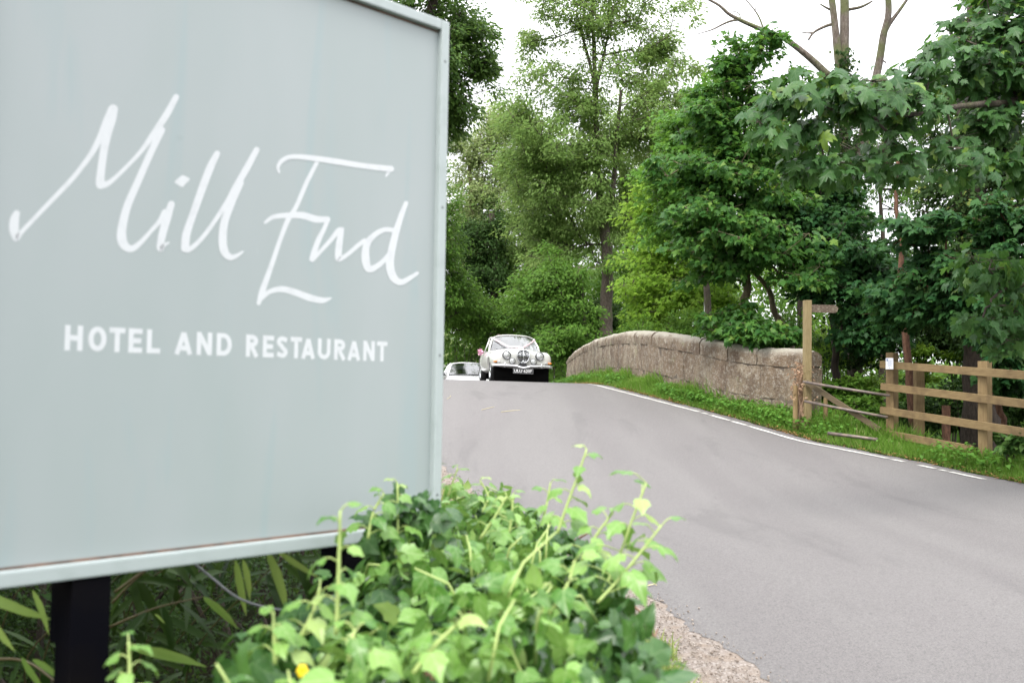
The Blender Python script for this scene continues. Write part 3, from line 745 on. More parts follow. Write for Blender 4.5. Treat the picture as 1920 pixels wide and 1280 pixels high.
stake(1723, 690, 18.3, .075, 'squared stake behind the fence between its first two posts, reaching the top rail', square=True)
stake(1774, 760, 17.5, .055, 'low broken stump stake behind the fence, left of the second post', m=M_BARKR, square=True)
stake(1326, 560, 27, .07, 'white painted marker post half hidden by leaves behind the parapet', m=mat('marker_white', (.7, .7, .68), .6), square=True)
# dead ivy bundle at the wall end
base = at(1506, 760, 19.25); z = gz(base)
dv = empty('dead_ivy_stem', (base.x, base.y, z), 'tangle of dry brown ivy stems bound round the end of the parapet', 'dead ivy')
mb = MB(); top = at(1503, 690, 19.25).z - z
for k in range(46):
    x0 = rnd.uniform(-.13, .12); y0 = rnd.uniform(-.12, .08); pts = []; hh = top * rnd.uniform(.55, 1.05); a = rnd.uniform(0, 6)
    for j in range(7):
        t = j / 6; pts.append((x0 * (1 - .3 * t) + .05 * math.sin(a + t * 6), y0 + .04 * math.cos(a * 2 + t * 5), -.1 + t * (hh + .1)))
    mb.tube(pts, [rnd.uniform(.008, .022) * (1.2 - .6 * j / 6) for j in range(7)], 5)
for k in range(12):
    a = rnd.uniform(0, 6.28); z1 = rnd.uniform(.25, top); r_ = .15
    mb.tube([(r_ * math.cos(a + t * .6), r_ * math.sin(a + t * .6) * .7, z1 + .05 * t - .02 * t * t) for t in range(6)], .009, 4)
mb.build('stem', M_DRY, dv)
pos = np.array([[rnd.gauss(-.02, .11), rnd.gauss(-.03, .09), top * rnd.uniform(.45, 1.08)] for _ in range(500)])
me = leaf_mesh('d', pos, rdir(500) + np.array([0, 0, -.6]), rdir(500) + np.array([0, -.6, 0]), .04 + .05 * rng.random(500), T_ELL)
link('dry_leaves', me, leafmat('dead_leaf', (.30, .19, .12), (.42, .29, .20), .15), dv)

gateA = at(1506, 715.5, 18.9); gateB = at(1668, 741.5, 17.75); gA2 = at(1509, 752, 18.9); gB2 = at(1664, 782, 17.75)
bz = gz(gateB)
bar = empty('pipe_barrier', (gateA.x, gateA.y, gz(gateA)), 'low barrier of two rusty steel pipes spanning the gap between parapet and fence', 'barrier')
for a, b, r_ in ((gateA, gateB, .026), (gA2, gB2, .027)):
    MB().tube([a, (a + b) / 2 + V((0, 0, -.006)), b], r_, 12).build('pipe', M_PIPE, bar, smooth=True, world=True)
a, b = at(1512, 716, 19.0), at(1650, 806, 17.9)
o = MB().beam(a, b, .05, .10, bev=.006).build('wooden_brace', woodmat('brace_wood', (.085, .062, .032), (.13, .10, .055), (.05, .036, .02), sc=(1.5, 1.5, 16))); tag(o, 'diagonal timber brace leaning behind the two steel pipes', 'brace')

FP = [V((6.84, 17.9, 0)), V((7.42, 15.6, 0)), V((8.05, 13.2, 0))]
x1 = at(1673, 740, 17.9); x2 = at(1847, 740, 15.7); FP[0] = V((x1.x, 17.9, 0)); FP[1] = V((x2.x, 15.7, 0)); FP[2] = FP[1] + (FP[1] - FP[0]) * 1.15
fence = empty('timber_fence', (FP[0].x, FP[0].y, gz(FP[0])), 'post and rail timber fence with four broad rails along the grass verge', 'fence')
tops = [at(1677, 661, 17.9).z, at(1849, 677, 15.7).z]; tops.append(tops[1] + (tops[1] - tops[0]) * 1.1)
for k, (p_, zt) in enumerate(zip(FP, tops)):
    z0 = gz(p_) - .4; rot = Matrix.Rotation(.62, 3, 'Z')
    MB().box((p_.x, p_.y, (z0 + zt) / 2), (.155, .155, zt - z0), rot, bev=.008).build('post', M_WOOD, fence, world=True)
# rails: (y at post 1 centre line, y at second post) photo rows of the rail middle
fd = (FP[1] - FP[0]).normalized(); off = V((-fd.y, fd.x, 0)) * (-1); off = off if off.x < 0 else -off
for ya, yb in ((684, 697), (725.5, 746.5), (770, 797), (812.5, 845)):
    a = at(1673, ya, 17.9) + off * .115; b = at(1847, yb, 15.7) + off * .115
    d = (b - a); a2 = a - d * (.07 + rnd.uniform(-.01, .01)); b2 = b + d * 1.2
    if yb > 840: b2 = b - d * .06
    MB().beam(a2, b2, .042, .128, bev=.005).build('rail', M_WOODH, fence, world=True)
# plaque on first post
pc_ = at(1668, 681.5, 17.62)
plq = empty('notice_plaque', pc_, 'small white printed notice fixed to the first fence post', 'notice', rz=math.atan2(fd.y, fd.x) + math.pi * 0)
plq.rotation_euler = (0, 0, math.atan2(-fd.y, -fd.x) + math.pi + .35)
MB().box((0, 0, 0), (.15, .008, .20), bev=.003).build('plate', mat('notice_white', (.74, .75, .80), .4), plq)
mb = MB(); mb.box((-.045, -.0052, .065), (.022, .002, .045)); mb.box((-.03, -.0052, .068), (.012, .002, .010)); mb.box((0, -.0052, -.078), (.014, .002, .012))
for k in range(7): mb.box((.008, -.0052, .055 - k * .017), (.095 - .03 * (k % 3 == 2), .001, .0035))
mb.build('print', mat('notice_ink', (.16, .22, .38), .5), plq)
# fallen pipe in the grass below the barrier
a, b = hit(1553, 812, .14), hit(1645, 824, .12)
o = MB().tube([a, b], .032, 10).build('fallen_pipe', M_PIPE, smooth=True); tag(o, 'steel pipe lying in the grass below the barrier at the road edge', 'pipe')

# ------------------------------------------------------------------ cars
M_CREAM = mat('cream_paint', (.70, .70, .66), .25, coat=.6); M_WHITEP = mat('white_paint', (.78, .79, .80), .22, coat=1.0)
M_CHROME = mat('chrome', (.85, .86, .88), .08, 1.0); M_TYRE = mat('tyre', (.02, .02, .022), .8); M_BLK = mat('black_underbody', (.004, .004, .004), .9, spec=.03)
M_GLASS = glassmat('car_glass'); M_AMBER = mat('amber_lens', (.75, .22, .02), .2, coat=1); M_RED = mat('red_leather', (.22, .03, .03), .5)
M_LENS = mat('lamp_lens', (.70, .72, .72), .15, .5, coat=1); M_RIM = mat('lamp_chrome', (.22, .22, .23), .15, 1.0); M_DARKG = mat('dark_trim', (.03, .03, .035), .4)
M_PINK = mat('pink_ribbon', (.80, .60, .64), .5); M_PINKF = mat('pink_tulle', (.85, .38, .55), .6, noise=(30, 3, (.88, .60, .70), .4, .6))

def loft_body(st, z_bot=.22):
    """st: list of (y, half section from sill to centre top) -> closed body mesh"""
    bm = bmesh.new(); rings = []
    for y, sec in st:
        half = [V((x, y, z)) for x, z in sec]
        full = half + [V((-p.x, p.y, p.z)) for p in reversed(half[:-1])]
        rings.append([bm.verts.new(p) for p in full])
    n = len(rings[0])
    for a, b in zip(rings, rings[1:]):
        for k in range(n): bm.faces.new((a[k], a[(k + 1) % n], b[(k + 1) % n], b[k]))
    for r, flip in ((rings[0], True), (rings[-1], False)):
        c = bm.verts.new(sum((v.co for v in r), V()) / n)
        for k in range(n): bm.faces.new((r[k], r[(k + 1) % n], c))
    bmesh.ops.recalc_face_normals(bm, faces=bm.faces)
    me = bpy.data.meshes.new('body'); bm.to_mesh(me); bm.free(); return me
def finish_body(root, me, m, arches, sub=2):
    """subdivide, cut the wheel arches, keep as one plain mesh"""
    o = bpy.data.objects.new('tmp', me); C.objects.link(o)
    q_ = o.modifiers.new('s', 'SUBSURF'); q_.levels = sub
    cut = MB()
    for x, y, z, r_, hw in arches:
        for sx in (-1, 1): cut.cyl((sx * (x - hw), y, z), (sx * (x + hw), y, z), r_, 32)
    cm = cut.mesh('cut'); co_ = bpy.data.objects.new('cut', cm); C.objects.link(co_)
    b = o.modifiers.new('b', 'BOOLEAN'); b.operation = 'DIFFERENCE'; b.object = co_; b.solver = 'EXACT'
    dg = bpy.context.evaluated_depsgraph_get(); dg.update()
    nm = bpy.data.meshes.new_from_object(o.evaluated_get(dg)); nm.materials.clear()
    bpy.data.objects.remove(o); bpy.data.objects.remove(co_)
    b_ = link('body', nm, m, root, smooth=True); return b_
def wheel(root, x, y, z, r_, s_, rimmat, white=False):
    t = MB(); t.lathe((x - s_ * .09, y, z), (s_, 0, 0), [(-.0, r_ * .55), (0, r_ * .9), (.02, r_ * .985), (.05, r_), (.13, r_), (.16, r_ * .985), (.18, r_ * .9), (.178, r_ * .66)], 28)
    tyre = t.build('wheel', M_TYRE, root, smooth=True)
    m_ = MB(); m_.lathe((x + s_ * .02, y, z), (s_, 0, 0), [(.062, r_ * .66), (.066, r_ * .60), (.03, r_ * .56), (.03, r_ * .36), (.05, r_ * .30), (.066, r_ * .12), (.068, 0)], 24)
    m_.build('rim', rimmat, tyre, smooth=True); return tyre

# --- the old saloon: local x to the right in the picture, front at y = 0 facing -y
jag = empty('classic_saloon_car', (0.30, 27.7, float(hroad(.3, 28.6)) - .02), 'cream vintage saloon with pink wedding ribbons, coming over the crest of the bridge', 'car', rz=.128)
jag.rotation_euler = (0.0, .022, .128); jag.scale = (1.03, 1.03, 1.0)
ST = [
 (.02, [(.58, .46), (.66, .50), (.70, .60), (.67, .74), (.58, .84), (.42, .83), (.28, .87), (.14, .905), (0, .915)]),
 (.16, [(.69, .42), (.78, .49), (.81, .63), (.79, .79), (.68, .895), (.50, .88), (.32, .92), (.15, .95), (0, .96)]),
 (.45, [(.72, .36), (.82, .47), (.85, .62), (.83, .81), (.71, .915), (.54, .90), (.35, .94), (.16, .98), (0, .99)]),
 (.90, [(.73, .28), (.84, .43), (.87, .62), (.84, .81), (.73, .91), (.56, .90), (.37, .95), (.17, .99), (0, 1.0)]),
 (1.35, [(.74, .22), (.84, .40), (.87, .62), (.85, .82), (.76, .93), (.62, .94), (.42, .985), (.2, 1.02), (0, 1.03)]),
 (1.62, [(.74, .22), (.84, .40), (.87, .62), (.86, .82), (.79, .93), (.66, .955), (.45, 1.0), (.2, 1.03), (0, 1.035)]),
 (2.6, [(.74, .22), (.84, .40), (.87, .62), (.86, .80), (.80, .92), (.66, .94), (.45, .94), (.2, .94), (0, .94)]),
 (3.6, [(.72, .24), (.82, .40), (.86, .62), (.84, .80), (.77, .90), (.62, .93), (.4, .95), (.2, .96), (0, .96)]),
 (4.25, [(.66, .33), (.74, .45), (.77, .60), (.73, .74), (.63, .80), (.5, .83), (.35, .85), (.2, .86), (0, .86)]),
 (4.55, [(.5, .43), (.56, .50), (.57, .57), (.53, .64), (.45, .68), (.35, .7), (.25, .71), (.12, .72), (0, .72)])]
finish_body(jag, loft_body(ST), M_CREAM, [(.90, .86, .36, .36, .22), (.90, 3.62, .34, .34, .22)])
MB().box((0, 2.25, .27), (1.18, 3.6, .32)).box((0, .36, .24), (1.52, .30, .42), bev=.03).build('underbody', M_BLK, jag)  # underbody; the front box is black in place of the shade beneath
for y_ in (.86, 3.62):
    for s_ in (-1, 1): wheel(jag, s_ * .71, y_, .33, .33, s_, M_CHROME)
# greenhouse: roof, pillars, glass
def curve_pts(pts, n=9):
    P, _ = smooth_path([(a, b, c) for a, b, c in pts], [1] * len(pts), n); return [V(p) for p in P]
wb = curve_pts([(-.70, 1.80, .95), (-.45, 1.62, .99), (0, 1.54, 1.03), (.45, 1.62, .99), (.70, 1.80, .95)], 6)
wt = curve_pts([(-.57, 2.20, 1.34), (-.36, 2.08, 1.392), (0, 2.03, 1.41), (.36, 2.08, 1.392), (.57, 2.20, 1.34)], 6)
def between(a, b, n=6, bulge=0, ax=(0, -1, 0)):
    rows = []
    for k in range(n + 1):
        t = k / n; rows.append([p * (1 - t) + q_ * t + V(ax) * bulge * math.sin(math.pi * t) for p, q_ in zip(a, b)])
    return rows
mb = MB(); mb.grid(between(wb, wt, 6, .02)); mb.build('windscreen', M_GLASS, jag, smooth=True)
# roof dome
mb = MB(); rows = []
for k in range(15):
    t = k / 14; y = 2.03 + 1.62 * t; zc = 1.415 + .055 * math.sin(math.pi * min(1, t * 1.05)) - .12 * max(0, t - .75) * 2; hw = (.585 + .03 * math.sin(math.pi * t) - .06 * t)
    row = []
    for j in range(17):
        s_ = -1 + 2 * j / 16; x = hw * s_ ; yy = y + (abs(s_) ** 2.2) * (.17 if t < .5 else -.12) * (1 - 2 * abs(t - .5) * 0)
        if t < .5: yy = y + abs(s_) ** 2.2 * .17 * (1 - t)
        z_ = zc - .085 * abs(s_) ** 3.5 - .03 * s_ * s_ - (.012 if t == 0 else 0)
        row.append((x, yy, z_))
    rows.append(row)
mb.grid(rows); mb.build('roof', M_CREAM, jag, smooth=True, solid=.02)
for s_ in (-1, 1):
    pl = MB()
    pl.tube([(s_ * .735, 1.84, .90), (s_ * .70, 1.97, 1.09), (s_ * .60, 2.22, 1.335)], [.036, .030, .034], 8)
    pl.tube([(s_ * .765, 2.80, .90), (s_ * .62, 2.84, 1.345)], .024, 8)
    pl.tube([(s_ * .60, 2.2, 1.335), (s_ * .625, 2.6, 1.352), (s_ * .615, 3.1, 1.345), (s_ * .57, 3.45, 1.30)], .026, 8)
    rws = []
    for t in np.linspace(0, 1, 5):
        rws.append([(s_ * (.76 - .20 * t), 3.42 + .0 * t, .90 + .42 * t), (s_ * (.74 - .20 * t), 3.62, .90 + .42 * t), (s_ * (.66 - .16 * t), 3.92 - .28 * t, .92 + .40 * t)])
    pl.grid(rws)
    pl.build('pillars', M_CREAM, jag, smooth=True)
for s_ in (-1, 1):
    for y0, y1 in ((1.90, 2.78), (2.83, 3.42)):
        mb = MB(); rows = []
        for t in np.linspace(0, 1, 4): rows.append([(s_ * (.765 - .155 * t), y0 + (.32 * t if y0 < 2 else 0), .93 + .41 * t), (s_ * (.77 - .155 * t), y1, .93 + .41 * t)])
        mb.grid(rows).build('side_window', M_GLASS, jag)
mb = MB(); mb.grid([[(-.52, 3.95, .95), (0, 4.05, .98), (.52, 3.95, .95)], [(-.44, 3.60, 1.30), (0, 3.68, 1.36), (.44, 3.60, 1.30)]]).build('rear_window', M_GLASS, jag)
MB().tube([p + V((0, .015, .018)) for p in wt], .022, 8).build('screen_header', M_CREAM, jag, smooth=True)
mb = MB(); mb.tube(wt, .008, 6); mb.tube(wb, .008, 6); mb.build('windscreen_trim', M_DARKG, jag)
# interior
mb = MB()
for x_ in (-.36, .36): MB().box((x_, 2.75, .88), (.5, .14, .42), bev=.05).build('seat', M_RED, jag)
mb.box((0, 3.5, .9), (1.1, .16, .36), bev=.05); mb.build('rear_seat', M_RED, jag)
MB().box((0, 1.95, .90), (1.25, .22, .13), bev=.04).box((0, 2.8, .62), (1.3, 1.8, .1)).build('dashboard', mat('walnut_dash', (.10, .045, .02), .35, coat=.6), jag)
mb = MB(); r_ = .19; mb.tube([(-.36 + r_ * math.cos(a), 2.10 + r_ * math.sin(a) * -.4, 1.0 + r_ * math.sin(a) * .9) for a in np.linspace(0, 6.2832, 25)], .012, 6); mb.build('steering_wheel', M_DARKG, jag)
# front furniture
nose_y = lambda x, z: .045 + .55 * max(0, abs(x) - .45) ** 2 * 1.6 + .25 * max(0, z - .72)
gr = MB(); N_ = 28
def oval(t): # grille outline, flat-ish top and narrower bottom
    a = t * 2 * math.pi; x = .175 * math.copysign(abs(math.cos(a)) ** .72, math.cos(a)); z = .745 + .178 * math.copysign(abs(math.sin(a)) ** .85, math.sin(a))
    x *= (1 - .20 * max(0, (.745 - z) / .178)) ; return x, z
ring = [V((oval(k / N_)[0], -.035 + .10 * max(0, oval(k / N_)[1] - .745), oval(k / N_)[1])) for k in range(N_)]
gr.tube(ring + [ring[0]], .014, 8, cap=False)
gsur = gr.build('grille_surround', M_CHROME, jag, smooth=True)
MB().poly([p + V((0, .02, 0)) for p in ring]).build('grille_backing', M_BLK, jag)
sl_ = MB()
for k in range(-4, 5):
    x = k * .037; h = .168 * (1 - (abs(k) / 5.2) ** 3.0)
    sl_.tube([(x, -.035 + .10 * h, .745 + h), (x, -.04, .745), (x * .90, -.035, .745 - h * .97)], .0070 if k else .013, 5)
sl_.build('grille_slats', M_CHROME, jag, smooth=True)
MB().cyl((0, -.058, .60), (0, -.04, .60), .028, 14).build('grille_badge', M_LENS, jag, smooth=True)
mb = MB(); mb.tube([(-.015, .06, .96), (0, .0, .965), (0, -.03, .945)], [.010, .016, .008], 8); mb.tube([(0, .10, .955), (0, .02, .97)], [.006, .012], 6); mb.build('bonnet_mascot', M_CHROME, jag, smooth=True)
for s_ in (-1, 1):
    x, z = s_ * .45, .765
    b_ = MB(); b_.lathe((x, .13, z), (0, -1, 0), [(0, .125), (.10, .112), (.13, .108), (.14, .098), (.125, .092)], 28); hb = b_.build('headlamp', M_CREAM, jag, smooth=True)
    MB().lathe((x, .13, z), (0, -1, 0), [(.118, .120), (.143, .118), (.152, .106), (.140, .090)], 28).build('lamp_rim', M_RIM, hb, smooth=True)
    MB().lathe((x, .13, z), (0, -1, 0), [(.135, .095), (.155, .07), (.165, .035), (.168, 0)], 28).build('lamp_lens', M_LENS, hb, smooth=True)
    x2, z2 = s_ * .29, .605
    fb = MB(); fb.lathe((x2, .06, z2), (0, -1, 0), [(0, .03), (.03, .06), (.07, .088), (.09, .086)], 24); fo = fb.build('fog_lamp', M_RIM, jag, smooth=True)
    MB().lathe((x2, .06, z2), (0, -1, 0), [(.088, .074), (.10, .045), (.104, 0)], 20).build('lamp_lens', M_LENS, fo, smooth=True)
    MB().sphere((s_ * .745, .055, .575), .05, (1.1, .55, .62)).build('indicator', M_AMBER, jag, smooth=True)
    MB().sphere((s_ * .635, .02, .575), .024, (1, .8, 1)).build('side_light', M_LENS, jag, smooth=True)
MB().lathe((0, .0, .555), (0, -1, 0), [(.02, .001), (.021, .0)], 4)
bp = curve_pts([(-.84, .22, .475), (-.78, .02, .475), (-.45, -.07, .475), (-.20, -.09, .473), (-.13, -.095, .45), (0, -.10, .425), (.13, -.095, .45), (.20, -.09, .473), (.45, -.07, .475), (.78, .02, .475), (.84, .22, .475)], 5)
mb = MB(); rows = []
for o_ in ((0, .03), (-.02, .022), (-.028, 0), (-.02, -.026), (0, -.034)): rows.append([p + V((0, o_[0], o_[1])) for p in bp])
mb.grid(rows); mb.build('bumper', M_CHROME, jag, smooth=True, solid=.006)
for s_ in (-1, 1): MB().sphere((s_ * .50, -.085, .49), .03, (.75, .9, 2.4)).build('overrider', M_CHROME, jag, smooth=True)
bl = MB(); bl.lathe((0, .02, .475), (0, -1, 0), [(0, .115), (.06, .11), (.065, .0)], 24).build('air_intake', M_DARKG, jag)
npl = MB().box((0, -.10, .335), (.545, .012, .135), bev=.004).build('number_plate', mat('plate_black', (.012, .012, .014), .35), jag)
me = text_mesh('ULU 620F', .485, .088, off=.03, space=1.0); me.transform(Matrix.Translation((-.2425, -.1065, .291))); link('plate_lettering', me, mat('plate_white', (.8, .8, .8), .5), npl)
b_ = MB(); b_.box((0, -.1062, .4), (.541, .001, .005)); b_.box((0, -.1062, .27), (.541, .001, .005)); b_.box((-.268, -.1062, .335), (.005, .001, .125)); b_.box((.268, -.1062, .335), (.005, .001, .125)); b_.build('plate_border', mat('plate_rim', (.7, .7, .72), .3, .5), npl)
for x0, x1, z1 in ((-.42, -.02, 1.03), (.02, .40, 1.02)):
    wpm = MB(); wpm.tube([(x0, 1.60, 1.02), ((x0 + x1) / 2, 1.60, 1.035), (x1, 1.55, 1.045)], .007, 5)
    wpm.build('wiper', M_DARKG, jag)
MB().box((0, 1.93, 1.30), (.2, .02, .05), bev=.01).build('rear_view_mirror', M_LENS, jag)
mb = MB()
for s_ in (-1, 1):
    mb.tube([(s_ * .78, 1.75, .93), (s_ * .86, 1.72, .98)], .008, 6); 
mb.bm.free()
for s_ in (-1, 1):
    a, b = V((s_ * .005, .0, .985)), V((s_ * .62, 2.12, 1.33)); m1 = V((s_ * .22, 1.50, 1.07))
    P, _ = smooth_path([a, V((s_ * .10, .75, 1.035)), m1, V((s_ * .42, 1.74, 1.19)), b], [1] * 5, 6)
    mb = MB(); mb.grid([[V(p) + V((0, 0, .022)) for p in P], [V(p) + V((s_ * .02, 0, -.022)) for p in P]]); rb = mb.build('ribbon', M_PINK, jag, smooth=True, solid=.003)
    rb['label'] = 'pale pink ribbon from bonnet mascot to screen corner'
pts = np.array([[rnd.gauss(0, .022), rnd.gauss(0, .04), rnd.gauss(0, .032)] for _ in range(150)]) + np.array([-.93, 2.35, .90])
link('ribbon_bow', leaf_mesh('b', pts, rdir(150), rdir(150), .035 + .045 * rng.random(150), T_HEART), M_PINKF, jag)

# driver (skin-grown figure, seated behind the wheel)
dr = empty('person', (0, 0, 0), 'person in dark suit driving the cream vintage saloon, seen through the windscreen', 'person')
me = bpy.data.meshes.new('body'); 
J = [(0, 0, 0), (0, .01, .22), (0, 0, .42), (0, -.01, .53), (0, -.02, .58), (0, -.02, .70), (.19, -.01, .43), (.24, -.16, .24), (.16, -.40, .30), (-.19, -.01, .43), (-.24, -.16, .24), (-.16, -.40, .30), (.10, -.4, .02), (-.10, -.4, .02)]
E_ = [(0, 1), (1, 2), (2, 3), (3, 4), (4, 5), (2, 6), (6, 7), (7, 8), (2, 9), (9, 10), (10, 11), (0, 12), (0, 13)]
RD = [.15, .15, .15, .055, .085, .082, .07, .05, .03, .07, .05, .03, .075, .075]
me.from_pydata(J, E_, []); bo = link('body', me, mat('dark_suit', (.03, .03, .045), .7), dr)
q_ = bo.modifiers.new('k', 'SKIN'); bo.modifiers.new('s', 'SUBSURF').render_levels = 2
for v_, r_ in zip(me.skin_vertices[0].data, RD): v_.radius = (r_, r_)
me.skin_vertices[0].data[0].use_root = True
skin = mat('skin', (.62, .38, .28), .5)
mb = MB().sphere((0, -.045, .66), .092, (.86, .95, 1.2)); mb.sphere((0, -.135, .655), .016, (.8, 1, 1.5)); mb.sphere((.083, -.03, .66), .02, (.5, 1, 1.4)); mb.sphere((-.083, -.03, .66), .02, (.5, 1, 1.4)); mb.build('face', skin, dr, smooth=True)
MB().sphere((0, -.02, .70), .096, (.92, 1, 1.02)).build('hair', mat('brown_hair', (.06, .035, .02), .7), dr, smooth=True)
for s_ in (-1, 1):
    mb = MB()
    mb.sphere((s_ * .16, -.42, .31), .035, (.8, 1.1, 1))
    for k in range(4): mb.tube([(s_ * (.19 - .018 * k), -.44, .33), (s_ * (.19 - .018 * k), -.485, .335), (s_ * (.19 - .018 * k), -.50, .30)], [.009, .008, .007], 6)
    mb.tube([(s_ * .135, -.42, .31), (s_ * .12, -.455, .33)], [.010, .008], 6)
    mb.build('hand', skin, dr, smooth=True)
dr.matrix_world = Matrix.LocRotScale(jag.location, jag.rotation_euler, jag.scale) @ Matrix.Translation((-.38, 2.62, .68))
dr.location = dr.matrix_world.translation; dr.rotation_euler = (0, .022, .128)

# --- modern hatchbacks following
def hatch(loc, rz, label):
    root = empty('hatchback_car', loc, label, 'car', rz=rz)
    st = [
     (.02, [(.55, .30), (.66, .36), (.72, .50), (.70, .60), (.60, .66), (.45, .70), (.3, .72), (.15, .73), (0, .735)]),
     (.25, [(.70, .22), (.82, .34), (.86, .52), (.84, .66), (.74, .76), (.56, .80), (.36, .83), (.18, .845), (0, .85)]),
     (.95, [(.74, .20), (.85, .34), (.88, .56), (.87, .76), (.80, .88), (.62, .92), (.40, .94), (.2, .95), (0, .955)]),
     (1.5, [(.74, .20), (.86, .34), (.89, .58), (.88, .82), (.82, .96), (.66, .99), (.42, 1.0), (.2, 1.0), (0, 1.0)]),
     (2.6, [(.74, .20), (.86, .34), (.89, .58), (.88, .82), (.82, .97), (.66, .98), (.42, .98), (.2, .98), (0, .98)]),
     (3.6, [(.72, .22), (.84, .36), (.88, .60), (.86, .82), (.80, .96), (.64, .99), (.42, 1.0), (.2, 1.0), (0, 1.0)]),
     (4.0, [(.60, .34), (.72, .44), (.77, .60), (.75, .80), (.68, .92), (.55, .96), (.38, .97), (.2, .97), (0, .97)])]
    finish_body(root, loft_body(st), M_WHITEP, [(.90, .78, .32, .34, .2), (.90, 3.3, .32, .34, .2)])
    for y_ in (.78, 3.3):
        for s_ in (-1, 1): wheel(root, s_ * .76, y_, .31, .31, s_, M_CHROME)
    b = curve_pts([(-.74, 1.30, .96), (-.4, 1.08, .985), (0, 1.0, .995), (.4, 1.08, .985), (.74, 1.30, .96)], 5)
    t = curve_pts([(-.56, 2.02, 1.39), (-.3, 1.90, 1.43), (0, 1.86, 1.44), (.3, 1.90, 1.43), (.56, 2.02, 1.39)], 5)
    MB().grid(between(b, t, 5, .02)).build('windscreen', M_GLASS, root, smooth=True)
    mb = MB(); rows = []
    for k in range(10):
        u = k / 9; rows.append([( .59 * s_ * (1 - .06 * u), 1.86 + 1.75 * u + abs(s_) ** 2.2 * .16 * (1 - u), 1.445 + .035 * math.sin(math.pi * u) - .05 * abs(s_) ** 3 - .04 * u * u) for s_ in np.linspace(-1, 1, 13)])
    mb.grid(rows).build('roof', M_WHITEP, root, smooth=True, solid=.02)
    for s_ in (-1, 1):
        mb = MB()
        mb.tube([(s_ * .80, 1.25, .95), (s_ * .585, 2.04, 1.385)], [.045, .03], 8)
        mb.tube([(s_ * .585, 2.0, 1.385), (s_ * .60, 2.8, 1.41), (s_ * .55, 3.6, 1.36)], .03, 8)
        mb.tube([(s_ * .80, 2.5, .95), (s_ * .60, 2.55, 1.40)], .03, 6); mb.tube([(s_ * .78, 3.75, .93), (s_ * .55, 3.6, 1.36)], .07, 6)
        mb.build('pillars', M_WHITEP, root, smooth=True)
    for s_ in (-1, 1):
        MB().grid([[(s_ * .81, 1.4, .96), (s_ * .81, 3.7, .95)], [(s_ * .60, 2.06, 1.37), (s_ * .57, 3.56, 1.36)]]).build('side_window', M_GLASS, root)
        MB().sphere((s_ * .98, 1.50, 1.0), .09, (1.1, .6, .75)).tube([(s_ * .86, 1.5, .95), (s_ * .95, 1.5, .98)], .02, 6).build('door_mirror', M_DARKG, root, smooth=True)
        MB().sphere((s_ * .66, .20, .66), .12, (1.2, 1.0, .62)).build('headlight', M_LENS, root, smooth=True)
    MB().grid([[(-.6, 3.95, .97), (.6, 3.95, .97)], [(-.5, 3.62, 1.37), (.5, 3.62, 1.37)]]).build('rear_window', M_GLASS, root)
    mb = MB().tube(b, .014, 5); mb.build('wiper', M_DARKG, root)
    mb = MB(); mb.box((0, 1.5, .90), (1.3, .3, .12), bev=.04)
    for x_ in (-.36, .36): mb.box((x_, 2.5, .9), (.48, .14, .6), bev=.06)
    mb.build('interior', M_DARKG, root)
    MB().box((0, 2.1, .28), (1.35, 3.4, .2)).build('underbody', M_BLK, root)
    MB().box((0, .02, .42), (.8, .06, .16), bev=.02).build('grille', M_DARKG, root)
    return root
def place_hatch(px, Y, rz, label):
    x = (px - 960) / F * Y; return hatch((x, Y, float(hroad(x, Y + 1))), rz, label)
place_hatch(886, 36.4, .14, 'white modern hatchback following close behind the vintage saloon')
place_hatch(806, 49, .22, 'white car farthest back on the bridge, mostly behind the hotel sign')

# ------------------------------------------------------------------ trees
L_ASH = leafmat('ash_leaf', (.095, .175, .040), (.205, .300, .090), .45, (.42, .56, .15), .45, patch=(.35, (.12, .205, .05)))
L_PALE = leafmat('pale_leaf', (.17, .24, .08), (.30, .36, .16), .45, (.40, .50, .18), .5)  # distance haze is put into this pale leaf colour
L_DARK = leafmat('dark_leaf', (.018, .045, .010), (.042, .088, .018), .22, (.10, .20, .03), .5)
L_MID = leafmat('mid_leaf', (.050, .125, .016), (.105, .200, .032), .36, (.25, .42, .07), .45)
L_LIGHT = leafmat('light_leaf', (.12, .24, .022), (.22, .36, .045), .45, (.42, .60, .10), .45)
L_SYC = leafmat('sycamore_leaf', (.026, .088, .020), (.075, .175, .034), .36, (.20, .44, .05), .42, .14, third=(.13, .22, .04))
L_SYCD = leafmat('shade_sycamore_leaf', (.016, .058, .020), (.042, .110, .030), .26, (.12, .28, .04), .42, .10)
L_SYCN = leafmat('sycamore_near_leaf', (.024, .076, .022), (.056, .130, .036), .30, (.18, .38, .05), .40, .20, vein=(.10, .17, .07), third=(.15, .24, .04))
L_IVYT = leafmat('tree_ivy_leaf', (.018, .042, .012), (.045, .085, .022), .18, (.10, .2, .03), .5, .08, third=(.16, .20, .05))

def T(px, py, Y, r): return np.array(at(px, py, Y)), r
def trunk(*pts):
    P = [np.array(at(a, b, c)) for a, b, c, _ in pts]; return P, [q[3] for q in pts]

